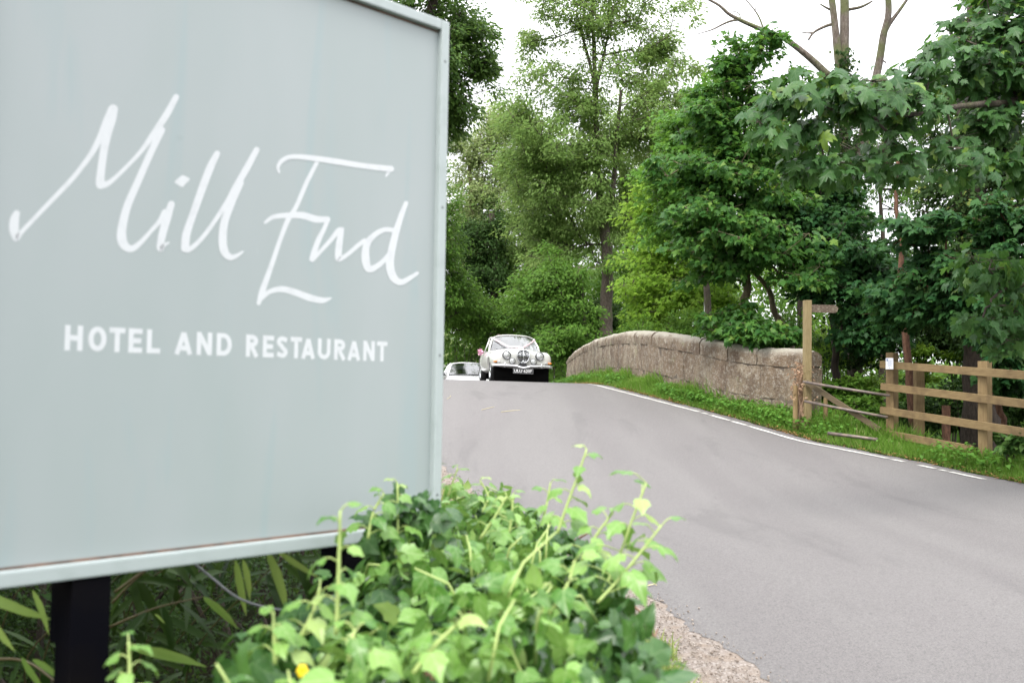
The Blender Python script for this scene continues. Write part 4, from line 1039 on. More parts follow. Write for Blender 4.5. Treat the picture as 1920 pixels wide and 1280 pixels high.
# central ash
tree('ash_tree', 'tall airy ash standing behind the parapet crest, trunk visible up its middle', 'tree',
     [trunk((1137, 668, 40, .30), (1136, 600, 40, .27), (1140, 500, 40, .24), (1132, 420, 40, .20), (1122, 340, 40, .15), (1118, 250, 40, .12), (1116, 150, 40, .10), (1112, 30, 40, .07), (1110, -80, 40, .03)),
      trunk((1133, 430, 40, .13), (1150, 360, 39.6, .10), (1156, 260, 39.4, .07), (1165, 170, 39.2, .06)),
      trunk((1118, 170, 40, .08), (1098, 90, 40, .06), (1080, 20, 40, .03)), trunk((1118, 170, 40, .07), (1135, 90, 40, .05), (1150, 10, 40, .03))],
     [Bl(1100, 40, 40, 130, 110, 2.6, .5), Bl(1080, 190, 40, 120, 90, 2.8, .7), Bl(1060, 310, 40, 120, 90, 2.8), Bl(1230, 90, 40.5, 95, 120, 2.4, .8), Bl(1230, 240, 40, 90, 90, 2.6, .9), Bl(1260, 340, 41, 60, 80, 2.0, .8), Bl(1150, 500, 39.2, 50, 60, .5, .22), Bl(1125, 390, 39.2, 55, 50, .5, .6), Bl(1120, 270, 39.2, 50, 50, .6, .5), Bl(965, 190, 39.5, 34, 50, 1.0, .5), Bl(1110, -80, 40, 150, 90, 2.6), Bl(1005, 290, 39.5, 65, 110, 1.8), Bl(1040, 430, 41.0, 100, 80, 2.0), Bl(1200, 370, 41.2, 85, 90, 1.8), Bl(1000, 80, 40, 40, 60, 1.2, .5)],
     L_ASH, M_BARK, 800, 120, [T_DIA, T_ELL], .165, .60, flat=.6, shell=.5, limb_r=.020, maxlimb=.11)
tree('willow_tree', 'pale green willow standing far behind the central ash, filling the gaps in its crown', 'tree',
     [trunk((1175, 660, 58, .35), (1180, 520, 58, .3), (1170, 380, 58, .22), (1160, 240, 58, .12)), trunk((1290, 660, 56, .3), (1285, 480, 56, .2), (1270, 300, 56, .12)), trunk((1050, 660, 60, .3), (1045, 480, 60, .2), (1050, 330, 60, .12))],
     [Bl(1170, 260, 58, 90, 110, 3), Bl(1270, 300, 57, 80, 130, 3), Bl(1060, 330, 60, 80, 120, 3), Bl(1160, 420, 58, 110, 110, 3), Bl(1280, 460, 56, 80, 110, 2.6), Bl(1040, 480, 60, 80, 100, 3), Bl(1170, 560, 57, 120, 70, 3), Bl(1330, 200, 56, 50, 80, 2.4, .6)],
     leafmat('willow_leaf', (.13, .22, .05), (.25, .36, .11), .45, (.42, .56, .16), .5), M_BARK, 560, 100, [T_DIA, T_ELL], .22, .8, flat=.6, shell=.6, limb_r=.025)
tree('elder_tree', 'leafy elder massed round the foot of the tall central ash', 'tree',
     [trunk((1100, 690, 37, .12), (1095, 600, 37, .10), (1085, 500, 37, .06)), trunk((1180, 690, 37, .10), (1185, 600, 37, .08), (1190, 520, 37, .05))],
     [Bl(1050, 520, 37, 80, 60, 1.6), Bl(1010, 560, 38, 60, 60, 1.4), Bl(1215, 500, 37.5, 55, 60, 1.5), Bl(1065, 590, 36.5, 50, 40, 1.4), Bl(1205, 590, 36.5, 50, 40, 1.3), Bl(1080, 640, 36.5, 70, 30, 1.2), Bl(1060, 640, 36, 60, 40, 1.3)],
     L_MID, M_BARKD, 260, 120, T_DIA, .15, .50, flat=.55, shell=.6, limb_r=.016)
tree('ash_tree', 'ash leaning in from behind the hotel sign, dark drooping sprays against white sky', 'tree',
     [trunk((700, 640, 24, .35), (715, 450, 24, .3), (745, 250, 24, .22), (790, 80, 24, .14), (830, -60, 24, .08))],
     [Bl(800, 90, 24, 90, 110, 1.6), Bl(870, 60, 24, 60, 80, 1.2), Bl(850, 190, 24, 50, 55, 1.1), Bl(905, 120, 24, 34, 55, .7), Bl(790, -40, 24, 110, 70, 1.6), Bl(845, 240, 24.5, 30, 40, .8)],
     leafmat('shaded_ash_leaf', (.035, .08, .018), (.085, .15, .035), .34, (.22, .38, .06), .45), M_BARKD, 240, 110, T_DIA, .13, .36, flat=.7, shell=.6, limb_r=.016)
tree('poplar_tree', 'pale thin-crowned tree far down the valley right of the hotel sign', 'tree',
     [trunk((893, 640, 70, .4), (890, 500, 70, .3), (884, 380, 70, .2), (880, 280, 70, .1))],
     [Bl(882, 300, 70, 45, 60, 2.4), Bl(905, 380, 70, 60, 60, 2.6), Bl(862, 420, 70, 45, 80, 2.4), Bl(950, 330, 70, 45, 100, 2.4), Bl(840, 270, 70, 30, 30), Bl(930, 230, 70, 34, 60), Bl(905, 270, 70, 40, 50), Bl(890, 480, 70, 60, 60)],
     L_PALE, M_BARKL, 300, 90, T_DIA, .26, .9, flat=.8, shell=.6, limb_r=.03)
tree('ash_tree', 'green roadside tree between the far pale tree and the central ash', 'tree',
     [trunk((985, 660, 52, .35), (988, 540, 52, .28), (990, 400, 52, .18), (985, 280, 52, .1))],
     [Bl(985, 330, 52, 50, 100, 2), Bl(1000, 440, 52, 70, 90, 2.2), Bl(970, 240, 52, 42, 60, 1.6), Bl(1020, 530, 50, 50, 60, 1.8), Bl(945, 500, 52, 40, 70, 1.6)],
     L_ASH, M_BARK, 280, 120, T_DIA, .19, .75, flat=.75, shell=.55, limb_r=.025)
tree('ivy_clad_tree', 'dark slim ivy-covered tree above the road behind the cars', 'tree',
     [trunk((928, 660, 50, .3), (926, 520, 50, .25), (922, 400, 50, .15))],
     [Bl(922, 430, 50, 24, 58, .9), Bl(900, 500, 50, 28, 50, .9), Bl(932, 520, 50, 34, 48, 1), Bl(880, 450, 50, 22, 40, .8)], L_DARK, M_BARKD, 130, 150, T_DIA, .15, .5, flat=.8, shell=.5, limb_r=.02)
tree('oak_tree', 'mid-green tree whose crown shows beside the hotel sign at mid height', 'tree',
     [trunk((800, 640, 42, .35), (806, 500, 42, .3), (815, 380, 42, .2))],
     [Bl(830, 400, 42, 38, 48, 1.4), Bl(825, 480, 42, 45, 60, 1.4), Bl(850, 560, 43, 60, 50, 1.6), Bl(800, 330, 42, 40, 40), Bl(890, 590, 44, 50, 40, 1.4)], L_MID, M_BARKD, 190, 150, T_DIA, .15, .6, flat=.75, shell=.5)
# bright young sycamore behind the crest, dark sycamore over the wall
tree('sycamore_tree', 'bright lime-green sycamore behind the highest part of the parapet', 'tree',
     [trunk((1262, 690, 31, .12), (1258, 560, 31, .10), (1250, 440, 31, .07), (1240, 340, 31, .04))],
     [Bl(1225, 380, 31, 50, 65, 1.0), Bl(1245, 470, 30.5, 75, 60, 1.2), Bl(1220, 550, 30, 65, 50, 1.1), Bl(1290, 540, 30.5, 70, 50, 1.1), Bl(1215, 605, 30, 45, 22, .9), Bl(1320, 440, 31.5, 60, 70, 1.0), Bl(1440, 330, 30, 80, 60, 1.2), Bl(1350, 560, 29, 60, 50, 1), Bl(1300, 330, 31, 60, 60, 1.0)],
     L_LIGHT, M_BARK, 330, 55, T_MAPLE_S, .155, .48, flat=.5, shell=.6, limb_r=.016, droop=.35)
tree('sycamore_tree', 'mid-green sycamore between the lime-green one and the dark layered crown', 'tree',
     [trunk((1330, 700, 26.5, .10), (1326, 560, 26.5, .09), (1310, 420, 26.5, .07), (1290, 300, 26.5, .05), (1285, 200, 26.5, .03))],
     [Bl(1270, 250, 26.5, 55, 55, 1.0), Bl(1250, 330, 26.3, 60, 55, 1.1), Bl(1330, 210, 26.5, 55, 55, 1.0), Bl(1290, 410, 26.2, 60, 50, 1.1), Bl(1360, 280, 26, 60, 60, 1.1), Bl(1240, 420, 26.5, 40, 40, .9), Bl(1480, 300, 26, 60, 60, 1.1), Bl(1520, 400, 26, 50, 40, 1.1)],
     leafmat('green_sycamore_leaf', (.045, .13, .020), (.115, .245, .040), .38, (.28, .50, .06), .42, .12), M_BARK, 300, 44, T_MAPLE_S, .15, .42, flat=.45, shell=.6, limb_r=.014, droop=.4)
tree('sycamore_tree', 'dark layered sycamore over the parapet, pale crooked trunk showing below its crown', 'tree',
     [trunk((1388, 690, 22.5, .10), (1386, 640, 22.5, .095), (1384, 590, 22.5, .10), (1399, 555, 22.5, .095), (1399, 500, 22.5, .08), (1392, 420, 22.5, .07), (1398, 300, 22.5, .05), (1390, 180, 22.5, .025)),
      trunk((1490, 690, 23.2, .09), (1470, 620, 23.2, .085), (1455, 590, 23.1, .075), (1440, 540, 23, .06), (1410, 505, 22.7, .05))],
     [Bl(1385, 160, 22.4, 50, 55, .8), Bl(1345, 230, 22.2, 70, 60, 1.0), Bl(1410, 260, 22, 65, 55, 1.0), Bl(1300, 310, 22.2, 75, 50, 1.1), Bl(1360, 340, 22, 90, 50, 1.2), Bl(1440, 380, 22, 95, 55, 1.2), Bl(1310, 410, 22, 85, 50, 1.2), Bl(1380, 430, 21.6, 90, 45, 1.2), Bl(1470, 450, 21.8, 90, 45, 1.2), Bl(1330, 490, 22, 70, 40, 1.0), Bl(1510, 515, 21.6, 60, 40, 1.0), Bl(1400, 490, 21.8, 60, 22, .9), Bl(1380, 105, 22.4, 34, 40, .5), Bl(1430, 80, 22.4, 34, 36, .4), Bl(1470, 180, 22.6, 50, 50, .8), Bl(1320, 190, 22.6, 40, 50, .8), Bl(1490, 300, 22.4, 50, 50, .8)],
     L_SYC, M_BARKL, 470, 36, [T_MAPLE, T_MAPLE_B, T_MAPLE_C], .155, .38, flat=.42, shell=.55, limb_r=.013, droop=.45, maxlimb=.05)
tree('sycamore_bush', 'dark low sycamore growth spilling over the top of the parapet', 'bush',
     [trunk((1430, 700, 21.4, .04), (1430, 650, 21.3, .03), (1432, 620, 21.2, .02))],
     [Bl(1420, 612, 21.2, 50, 26, .6), Bl(1436, 630, 20.8, 30, 18, .40), Bl(1360, 605, 21.9, 50, 24, .7), Bl(1478, 630, 21.2, 30, 16, .4), Bl(1390, 590, 21.8, 40, 20, .5)],
     L_SYC, M_BARKL, 80, 42, [T_MAPLE, T_MAPLE_B, T_MAPLE_C], .14, .26, flat=.5, shell=.6, limb_r=.012, droop=.5)
# the tall half-dead trunk
def dead_tree():
    root = empty('dead_tree', at(1590, 720, 23.5), 'tall half-dead ivy-wrapped trunk with bare limbs against the sky', 'tree')
    mb = MB()
    def limb(pts, Y, wob=.0, sides=9):
        P, r_ = smooth_path([at(a, b, Y + (c_ if len(q_) > 3 else 0)) for q_ in pts for a, b, c_ in [(q_[0], q_[1], q_[3] if len(q_) > 3 else 0)]], [q_[2] for q_ in pts], 5, wob); mb.tube([V(p) for p in P], list(r_ * .78), sides)
    Y = 23.5
    limb([(1605, 720, .23), (1602, 600, .22), (1598, 500, .21), (1590, 400, .18), (1585, 300, .165), (1580, 180, .15), (1583, 80, .14), (1584, -40, .13)], Y, .01, 12)
    limb([(1578, 170, .13), (1570, 90, .12), (1566, 50, .105), (1560, 0, .10), (1555, -40, .09)], Y - .1)
    limb([(1600, 330, .13), (1625, 220, .13), (1646, 130, .12), (1656, 70, .11), (1666, 25, .10), (1664, -30, .09)], Y)
    limb([(1654, 70, .09), (1668, 45, .065), (1690, 15, .05), (1710, -15, .04)], Y)
    limb([(1570, 48, .05), (1560, 46, .05), (1542, 52, .045), (1525, 62, .035), (1516, 75, .03)], Y); limb([(1525, 62, .03), (1512, 62, .02), (1500, 60, .012)], Y)
    limb([(1560, 20, .04), (1548, 14, .03), (1538, 8, .02)], Y); limb([(1592, 18, .05), (1612, 14, .045), (1626, 8, .035), (1636, 2, .025)], Y)
    limb([(1650, 110, .03), (1662, 118, .02)], Y)
    # long bare bough reaching left
    limb([(1440, 62, .07), (1430, 56, .07), (1410, 48, .065), (1386, 37, .06), (1366, 26, .05), (1348, 10, .042), (1322, -4, .035)], Y)
    limb([(1386, 37, .04), (1370, 40, .035), (1355, 46, .03), (1335, 56, .022), (1308, 64, .012)], Y); limb([(1388, 34, .02), (1386, 26, .016), (1376, 22, .012), (1366, 27, .012)], Y)
    limb([(1432, 56, .03), (1424, 34, .025), (1414, 18, .02), (1404, 6, .018), (1392, -8, .016)], Y); limb([(1416, 20, .014), (1418, 8, .01), (1420, -6, .008)], Y)
    limb([(1440, 62, .07), (1470, 72, .08), (1520, 110, .10), (1582, 170, .12)], Y)
    mb.build('trunk', M_BARKG, root, smooth=True, world=True)
    # fine dead twigs and wrapping ivy
    n = 260; c0 = np.array([at(rnd.uniform(1490, 1680), rnd.uniform(215, 340), Y + rnd.uniform(-.6, .6)) for _ in range(n)]); d = rdir(n) * (.25 + .5 * rng.random((n, 1)))
    co, f = tube_np(c0, c0 + d, np.full(n, .007), np.full(n, .003), 4)
    wlink('twigs', np_mesh('twigs', co, f, [4] * (len(f) // 4)), M_BARKG, root)
    pos = []; 
    for k in range(5200):
        t = rnd.random() ** .8; y = 90 + t * 600; w_ = 9 + 20 * t; x = np.interp(y, [0, 180, 300, 500, 720], [1586, 1582, 1585, 1598, 1605]) + rnd.gauss(0, w_)
        pos.append(at(x, y, Y - .15 + rnd.uniform(-.3, .25)))
    pos = np.array(pos); n = len(pos)
    wlink('ivy_leaves', leaf_mesh('iv', pos, rdir(n) + np.array([0, -.2, -.8]), rdir(n) * .6 + np.array([0, -.8, .5]), .08 * (.6 + .6 * rng.random(n)), T_HEART), L_IVYT, root)
dead_tree()
tree('hazel_tree', 'loose green hazel behind the ivy-wrapped trunk, sky showing through it', 'tree',
     [trunk((1500, 700, 29, .10), (1500, 560, 29, .08), (1495, 420, 29, .05), (1510, 320, 29, .03)), trunk((1655, 700, 28, .11), (1660, 560, 28, .09), (1655, 430, 28, .06), (1645, 320, 28, .03))],
     [Bl(1505, 330, 29, 45, 45, 1.2), Bl(1520, 420, 29, 60, 45, 1.4), Bl(1560, 460, 29, 70, 40, 1.4), Bl(1630, 260, 28, 45, 45, 1.0), Bl(1665, 300, 28, 45, 35, 1.2), Bl(1740, 300, 28, 50, 60, 1.4), Bl(1600, 400, 28, 40, 50, 1.2), Bl(1480, 260, 29, 40, 40, .8), Bl(1740, 520, 26, 60, 60), Bl(1545, 350, 28.5, 50, 50, 1.2), Bl(1600, 300, 28.5, 45, 50, 1.2), Bl(1710, 230, 28, 60, 50, 1.2), Bl(1780, 200, 27, 60, 80, 1.2), Bl(1690, 360, 28, 50, 34, 1.1), Bl(1500, 200, 29, 50, 30, 1, .5)],
     L_MID, M_BARKD, 330, 66, T_ELL, .11, .42, shell=.6, limb_r=.014)
tree('sycamore_tree', 'deep green sycamore low behind the pipe barrier and fingerpost', 'tree',
     [trunk((1570, 740, 22, .09), (1566, 640, 22, .08), (1560, 560, 22, .06), (1556, 480, 22, .03))],
     [Bl(1555, 430, 22, 70, 45, .9), Bl(1610, 500, 21.5, 80, 55, 1.1), Bl(1560, 530, 21.5, 60, 35, .9), Bl(1650, 570, 21, 60, 45, .9), Bl(1630, 620, 21, 55, 35, .8), Bl(1570, 365, 22.5, 50, 35, .6), Bl(1480, 400, 22, 40, 40, .7)],
     L_SYCD, M_BARKD, 300, 40, [T_MAPLE, T_MAPLE_B, T_MAPLE_C], .15, .36, flat=.5, shell=.6, limb_r=.013, droop=.35)
# reddish bare stem in the gap
o = MB(); P, r_ = smooth_path([at(a, b, 19.4) for a, b in ((1712, 800), (1704, 700), (1696, 600), (1690, 560), (1688, 520), (1690, 450), (1680, 380), (1684, 300))], [.08, .075, .07, .06, .058, .05, .04, .03], 6, .006)
o = o.tube([V(p) for p in P], list(r_), 9).build('slim_tree_stem', M_BARKR, smooth=True); tag(o, 'slim bare reddish-brown tree stem in the dark gap above the fence', 'tree')
# ivy-clad and sycamore masses at the right
tree('ivy_clad_tree', 'very dark ivy-smothered tree rising behind the right-hand fence', 'tree',
     [trunk((1840, 760, 18.5, .32), (1835, 600, 18.5, .3), (1825, 400, 18.5, .26), (1815, 200, 18.5, .2), (1830, 0, 18.5, .15))],
     [Bl(1830, 250, 18.5, 75, 90, .9), Bl(1800, 400, 18.3, 70, 80, .9), Bl(1840, 520, 18.3, 90, 80, 1.0), Bl(1760, 330, 18.5, 35, 60, .6), Bl(1900, 300, 18.5, 70, 160, 1.0), Bl(1760, 570, 18.5, 60, 60, .8), Bl(1850, 120, 18.5, 70, 90, .8), Bl(1700, -220, 20, 160, 90, 2.5, .7), Bl(1880, -160, 19, 160, 100, 2.5, .7), Bl(2050, 300, 18, 120, 300, 1.5, .4)],  # crown parts above the view are added to shade the wood below
     L_IVYT, M_BARKD, 470, 105, T_HEART, .075, .30, flat=.8, shell=.5, limb_r=.02, up=.2, droop=.8)
tree('sycamore_tree', 'big-leaved sycamore outside the fence whose boughs hang over the road at upper right', 'tree',
     [trunk((2330, 760, 13.5, .26), (2330, 500, 13.5, .24), (2310, 250, 13.2, .2), (2250, 0, 13, .15), (2200, -200, 12.6, .1)),
      trunk((2310, 250, 13.2, .1), (2150, 190, 12.2, .075), (1960, 190, 11.2, .05), (1800, 200, 10.4, .03), (1640, 220, 9.9, .02), (1500, 190, 9.6, .010)),
      trunk((2315, 420, 13.3, .09), (2150, 480, 12.8, .06), (2000, 520, 12.5, .04), (1880, 545, 12.2, .02), (1840, 600, 12.2, .012))],
     [Bl(1470, 185, 9.7, 48, 42, .35), Bl(1540, 160, 9.9, 40, 30, .3), Bl(1590, 190, 9.8, 55, 48, .4), Bl(1640, 150, 10, 55, 30, .35), Bl(1530, 240, 9.8, 45, 25, .3), Bl(1720, 190, 10.1, 60, 50, .45), Bl(1740, 120, 10.4, 50, 35, .4),
      Bl(1450, 250, 9.6, 34, 34, .3, .7), Bl(1530, 300, 9.7, 50, 32, .3, .8), Bl(1610, 300, 9.9, 50, 40, .3, .8), Bl(1690, 280, 10.1, 50, 40, .35, .7), Bl(1790, 290, 10.4, 60, 40, .4, .7), Bl(1880, 300, 10.8, 60, 50, .4, .7),
      Bl(1810, 130, 10.8, 80, 60, .6), Bl(1860, 60, 11, 70, 70, .6), Bl(1900, 180, 11, 60, 80, .6), Bl(1960, 60, 11.2, 90, 120, .8), Bl(1830, 230, 10.8, 60, 40, .4), Bl(1930, -60, 11.4, 120, 80, .8),
      Bl(1900, 500, 12.2, 50, 50, .5, .8), Bl(1850, 600, 12.2, 32, 40, .3, .7), Bl(1910, 620, 12.2, 40, 50, .4, .8), Bl(1820, 490, 12.6, 45, 30, .4, .6), Bl(1970, 560, 12.4, 60, 90, .5, .6), Bl(2080, 300, 12.5, 120, 200, 1.0, .5)],
     L_SYCN, M_BARK, 320, 16, [T_MAPLE, T_MAPLE_B, T_MAPLE_C], .165, .28, flat=.5, shell=.6, limb_r=.010, droop=.75, up=.6, maxlimb=.05)
tree('sycamore_tree', 'dark sycamore filling the right edge behind the fence', 'tree',
     [trunk((1885, 800, 16.8, .05), (1860, 720, 16.8, .05), (1868, 660, 16.8, .045), (1850, 600, 16.8, .04), (1825, 560, 16.8, .02)), trunk((1930, 780, 16.5, .07), (1925, 600, 16.5, .06), (1900, 450, 16.5, .04))],
     [Bl(1720, 430, 17, 55, 30, .6), Bl(1690, 560, 17.5, 50, 60, .6), Bl(1880, 430, 16.5, 60, 60, .8), Bl(1800, 560, 16.6, 60, 50, .7), Bl(1900, 580, 16.2, 50, 90, .7), Bl(1750, 500, 17, 50, 35, .6), Bl(1900, 700, 16.2, 45, 45, .5)],
     L_SYCD, M_BARKR, 200, 42, [T_MAPLE, T_MAPLE_B, T_MAPLE_C], .15, .30, flat=.4, shell=.6, limb_r=.013, droop=.5)

def near_blob(x, y, z, rx, ry, rz): return (np.array([x, y, z]), np.array([rx, ry, rz]), 1)
def shrub(name, label, cat, blobs, m_leaf, n, tpl, lsize, m_stem=None, stems=10, droop=.3, up=.7, group=None, clump=.32, per=60):
    bb = blobs[0][0]; bz_ = gz(V(bb)); root = empty(name, (bb[0], bb[1], bz_), label, cat, group)
    w = np.array([b[1][0] * b[1][2] for b in blobs]); w = w / w.sum(); pos, out = [], []
    for b, wi in zip(blobs, w):
        k = max(2, int(n * wi / per)); u = rdir(k) * (rng.random((k, 1)) ** .4); u[:, 2] = np.abs(u[:, 2]) * 1.25 - .45; cc = b[0] + u * b[1] * (.8 + .45 * rng.random((k, 1)))
        ci = np.repeat(np.arange(k), per); off = rdir(len(ci)) * (rng.random((len(ci), 1)) ** .5) * np.array([1, 1, .6])
        sc = clump * float(np.mean(b[1])) * (.6 + .8 * rng.random(k)); pos.append(cc[ci] + off * sc[ci][:, None]); out.append(off + u[ci] * .8)
    pos = np.concatenate(pos); out = np.concatenate(out); n = len(pos)
    along = nrm(out + rdir(n) * .5 + np.array([0, 0, -droop])); normal = nrm(np.array([0, 0, 1.]) * up + out * .5 + rdir(n) * .4)
    wlink('foliage', leaf_mesh('f', pos, along, normal, lsize * (.55 + .8 * rng.random(n)), tpl, .4 + rng.random(n)), m_leaf, root)
    mb = MB()
    for k in range(stems):
        b = blobs[k % len(blobs)]; x, y = b[0][0] + rnd.uniform(-.3, .3) * b[1][0], b[0][1] + rnd.uniform(-.3, .3) * b[1][1]; z_ = gz(V((x, y, 0)))
        tip = V(b[0]) + V((rnd.uniform(-.7, .7) * b[1][0], rnd.uniform(-.6, .6) * b[1][1], b[1][2] * rnd.uniform(.1, .8)))
        m_ = V(((x + tip.x) / 2 + rnd.uniform(-.1, .1), (y + tip.y) / 2, z_ + (tip.z - z_) * .55)); r_ = .012 + .01 * rnd.random() + .006 * float(b[1][2])
        P, _ = smooth_path([V((x, y, z_ - .1)), m_, tip], [1] * 3, 4); mb.tube([V(p) for p in P], list(np.linspace(r_, r_ * .35, len(P))), 5)
    mb.build('stems', m_stem or M_BARKD, root, world=True); return root

shrub('roadside_bush', 'fresh green bush above the roof of the vintage car', 'bush', [Bl(955, 590, 44, 55, 42, 1.6), Bl(965, 610, 52, 60, 50, 1.6), Bl(935, 640, 44, 45, 34, 1.4), Bl(1000, 570, 45, 40, 36, 1.4)], L_MID, 13000, T_DIA, .14)
shrub('roadside_bush', 'darker bush between the vintage car and the end of the parapet', 'bush', [Bl(1055, 600, 42, 60, 48, 1.8), Bl(1075, 655, 40, 50, 36, 1.4), Bl(1020, 640, 44, 45, 44, 1.5), Bl(1110, 590, 41, 60, 40)], L_DARK, 17000, T_DIA, .13)
shrub('roadside_bush', 'dull green bush behind the white hatchback beside the sign edge', 'bush', [Bl(862, 590, 55, 45, 45, 1.8), Bl(900, 620, 52, 40, 34, 1.6), Bl(880, 560, 54, 40, 40, 1.6)], L_MID, 12000, T_DIA, .16)
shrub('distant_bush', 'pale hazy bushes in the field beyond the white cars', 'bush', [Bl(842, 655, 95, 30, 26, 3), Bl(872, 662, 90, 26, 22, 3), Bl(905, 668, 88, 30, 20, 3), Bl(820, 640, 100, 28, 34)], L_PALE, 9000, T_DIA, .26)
shrub('bramble_bush', 'light green thicket behind the pipe barrier', 'bush', [Bl(1580, 660, 25, 60, 50, 1.0), Bl(1540, 640, 26, 34, 50, .8), Bl(1620, 720, 24.5, 60, 40, 1.0), Bl(1570, 740, 23.5, 50, 40, .9)], L_LIGHT, 9000, T_ELL, .10)
shrub('bramble_bush', 'mid-green undergrowth at the foot of the pipe barrier', 'bush', [Bl(1560, 780, 20.2, 40, 30, .5), Bl(1620, 775, 19.8, 40, 34, .5), Bl(1590, 740, 20.6, 50, 34, .6)], L_MID, 5200, T_HEART, .09)
shrub('bramble_bush', 'sunlit pale leaves glimpsed between the fence posts', 'bush', [Bl(1725, 655, 22, 26, 14, .5), Bl(1790, 665, 22, 40, 12, .5), Bl(1720, 700, 22, 34, 24, .6)], L_LIGHT, 2200, T_ELL, .10)
shrub('holly_bush', 'very dark evergreen undergrowth behind the whole fence', 'bush', [Bl(1720, 770, 20.5, 90, 60, .9), Bl(1830, 760, 20, 100, 70, .9), Bl(1920, 740, 19.5, 90, 80, .9), Bl(1690, 620, 23, 90, 80, 1.0), Bl(1800, 620, 22.5, 110, 90, 1.0), Bl(1910, 620, 21, 100, 110, 1.), Bl(1700, 520, 24, 60, 60, 1.0), Bl(1800, 500, 23, 90, 90, 1.)], L_DARK, 42000, T_ELL, .10)
shrub('laurel_bush', 'glossy-leaved bush poking through the lower fence rails at the right edge', 'bush', [Bl(1895, 830, 15.2, 38, 30, .25), Bl(1850, 815, 15.9, 30, 22, .25), Bl(1935, 815, 14.8, 40, 40, .3)], leafmat('laurel_leaf', (.045, .11, .03), (.11, .20, .05), .3, rough=.3), 900, T_HEART, .10)
shrub('parapet_bush', 'green bush showing low behind the near half of the parapet', 'bush', [Bl(1290, 620, 27, 70, 40, 1.0), Bl(1360, 640, 26, 60, 40, 1.0), Bl(1210, 620, 29, 50, 24, .9), Bl(1480, 620, 25, 60, 50, 1.0)], L_MID, 9000, T_ELL, .10)
# far wood masses: individually uncountable
def wood_mass(name, label, boxes, n, size, m):
    pos = []
    for (x0, x1, y0, y1, z0, z1), wgt in boxes:
        k = int(n * wgt); nc = max(6, k // 90); c = np.stack([rng.uniform(x0, x1, nc), rng.uniform(y0, y1, nc), z0 + (z1 - z0) * rng.random(nc) ** .9], 1); ci = rng.integers(0, nc, k)
        pos.append(c[ci] + rdir(k) * (rng.random((k, 1)) ** .5) * np.array([1.5, 1.5, .9]))
    pos = np.concatenate(pos); n = len(pos)
    o = link(name, leaf_mesh(name, pos, rdir(n) + np.array([0, -.3, -.4]), rdir(n) * .5 + np.array([0, -.3, 1.]), size * (.6 + .8 * rng.random(n)), T_DIA, rng.random(n)), m)
    o['label'] = label; o['category'] = 'woodland'; o['kind'] = 'stuff'
wood_mass('far_woodland', 'unbroken green woodland filling the gaps behind the nearer trees', [((2.5, 16, 46, 56, -2, 7.5), .22), ((14, 44, 38, 52, -3, 8.5), .24), ((7, 30, 27, 35, -3, 2.2), .20), ((0, 7, 38, 46, -1, 1.8), .05), ((-6, 5, 52, 64, -1, 6), .12), ((-30, -7, 58, 75, -1, 8), .14), ((-60, 60, 110, 130, -1, 8), .10)], 135000, .32, L_MID)

# cottage and field wall far off beside the sign edge
ct = empty('cottage', at(824, 690, 130), 'small white-walled cottage far across the field beside the sign edge', 'house')
zc_ = float(height(ct.location.x, ct.location.y)); ct.location.z = zc_
MB().box((0, 0, 2.6), (7, 5, 5.2)).build('wall', mat('render_white', (.7, .7, .68), .8), ct)
mb = MB(); a = [V((-3.8, -3, 5.0)), V((3.8, -3, 5.0)), V((3.8, 0, 7.4)), V((-3.8, 0, 7.4)), V((3.8, 3, 5.0)), V((-3.8, 3, 5.0))]
mb.grid([[a[0], a[1]], [a[3], a[2]], [a[5], a[4]]]); mb.build('roof', mat('slate', (.09, .09, .10), .7), ct, solid=.15)
for x_ in (-1.8, 1.8):
    for z_ in (1.6, 4): MB().box((x_, -2.52, z_), (1, .06, 1.2)).build('window', M_DARKG, ct)
p_ = at(850, 683, 80)
fw = MB()
for k in range(14): fw.box((k * 1.6 - 14, 0, .55 + .04 * math.sin(k * 3)), (1.62, .4, 1.1 + .1 * math.sin(k * 2)), bev=.05)
o = fw.build('field_wall', M_STONE); o.location = (p_.x + 3, 80, float(height(p_.x, 80)) + .9 * 0); tag(o, 'low pale stone field wall far beyond the white cars', 'wall')

# ------------------------------------------------------------------ verge grass, weeds, leaf litter
def verge_points(n, y0, y1, f0=0., f1=1., extra=.1, pw=1.0):
    y = y0 + (y1 - y0) * rng.random(n) ** pw; fr_ = f0 + (f1 - f0) * rng.random(n); r = rightx(y) + .04; b = barx(y) + extra
    x = r + (b - r) * fr_; return np.stack([x, y, height(x, y)], 1), fr_
L_GRASS = leafmat('grass_blade', (.075, .18, .020), (.17, .31, .05), .35, (.35, .55, .1), .5, third=(.34, .32, .15))
L_WEED = leafmat('weed_leaf', (.065, .17, .025), (.12, .26, .045), .35, (.3, .5, .08), .45)
P1, f1_ = verge_points(56000, 12.2, 37, 0, 1.0, .15, 1.15); n = len(P1)
hgt = (.06 + .30 * f1_ ** .8 * np.clip((P1[:, 1] - 15) / 4, .45, 1)) * (.5 + .9 * rng.random(n)) * (.75 + .5 * np.sin(P1[:, 1] * 2.3 + P1[:, 0] * 3) ** 2)
along = nrm(np.stack([rng.normal(0, .32, n), rng.normal(0, .32, n), np.ones(n)], 1)); P1[:, 2] -= .01
# verge grass is thin beyond the crest
me = leaf_mesh('verge_grass', P1, along, rdir(n), hgt, T_BLADE, rng.random(n) * 2)
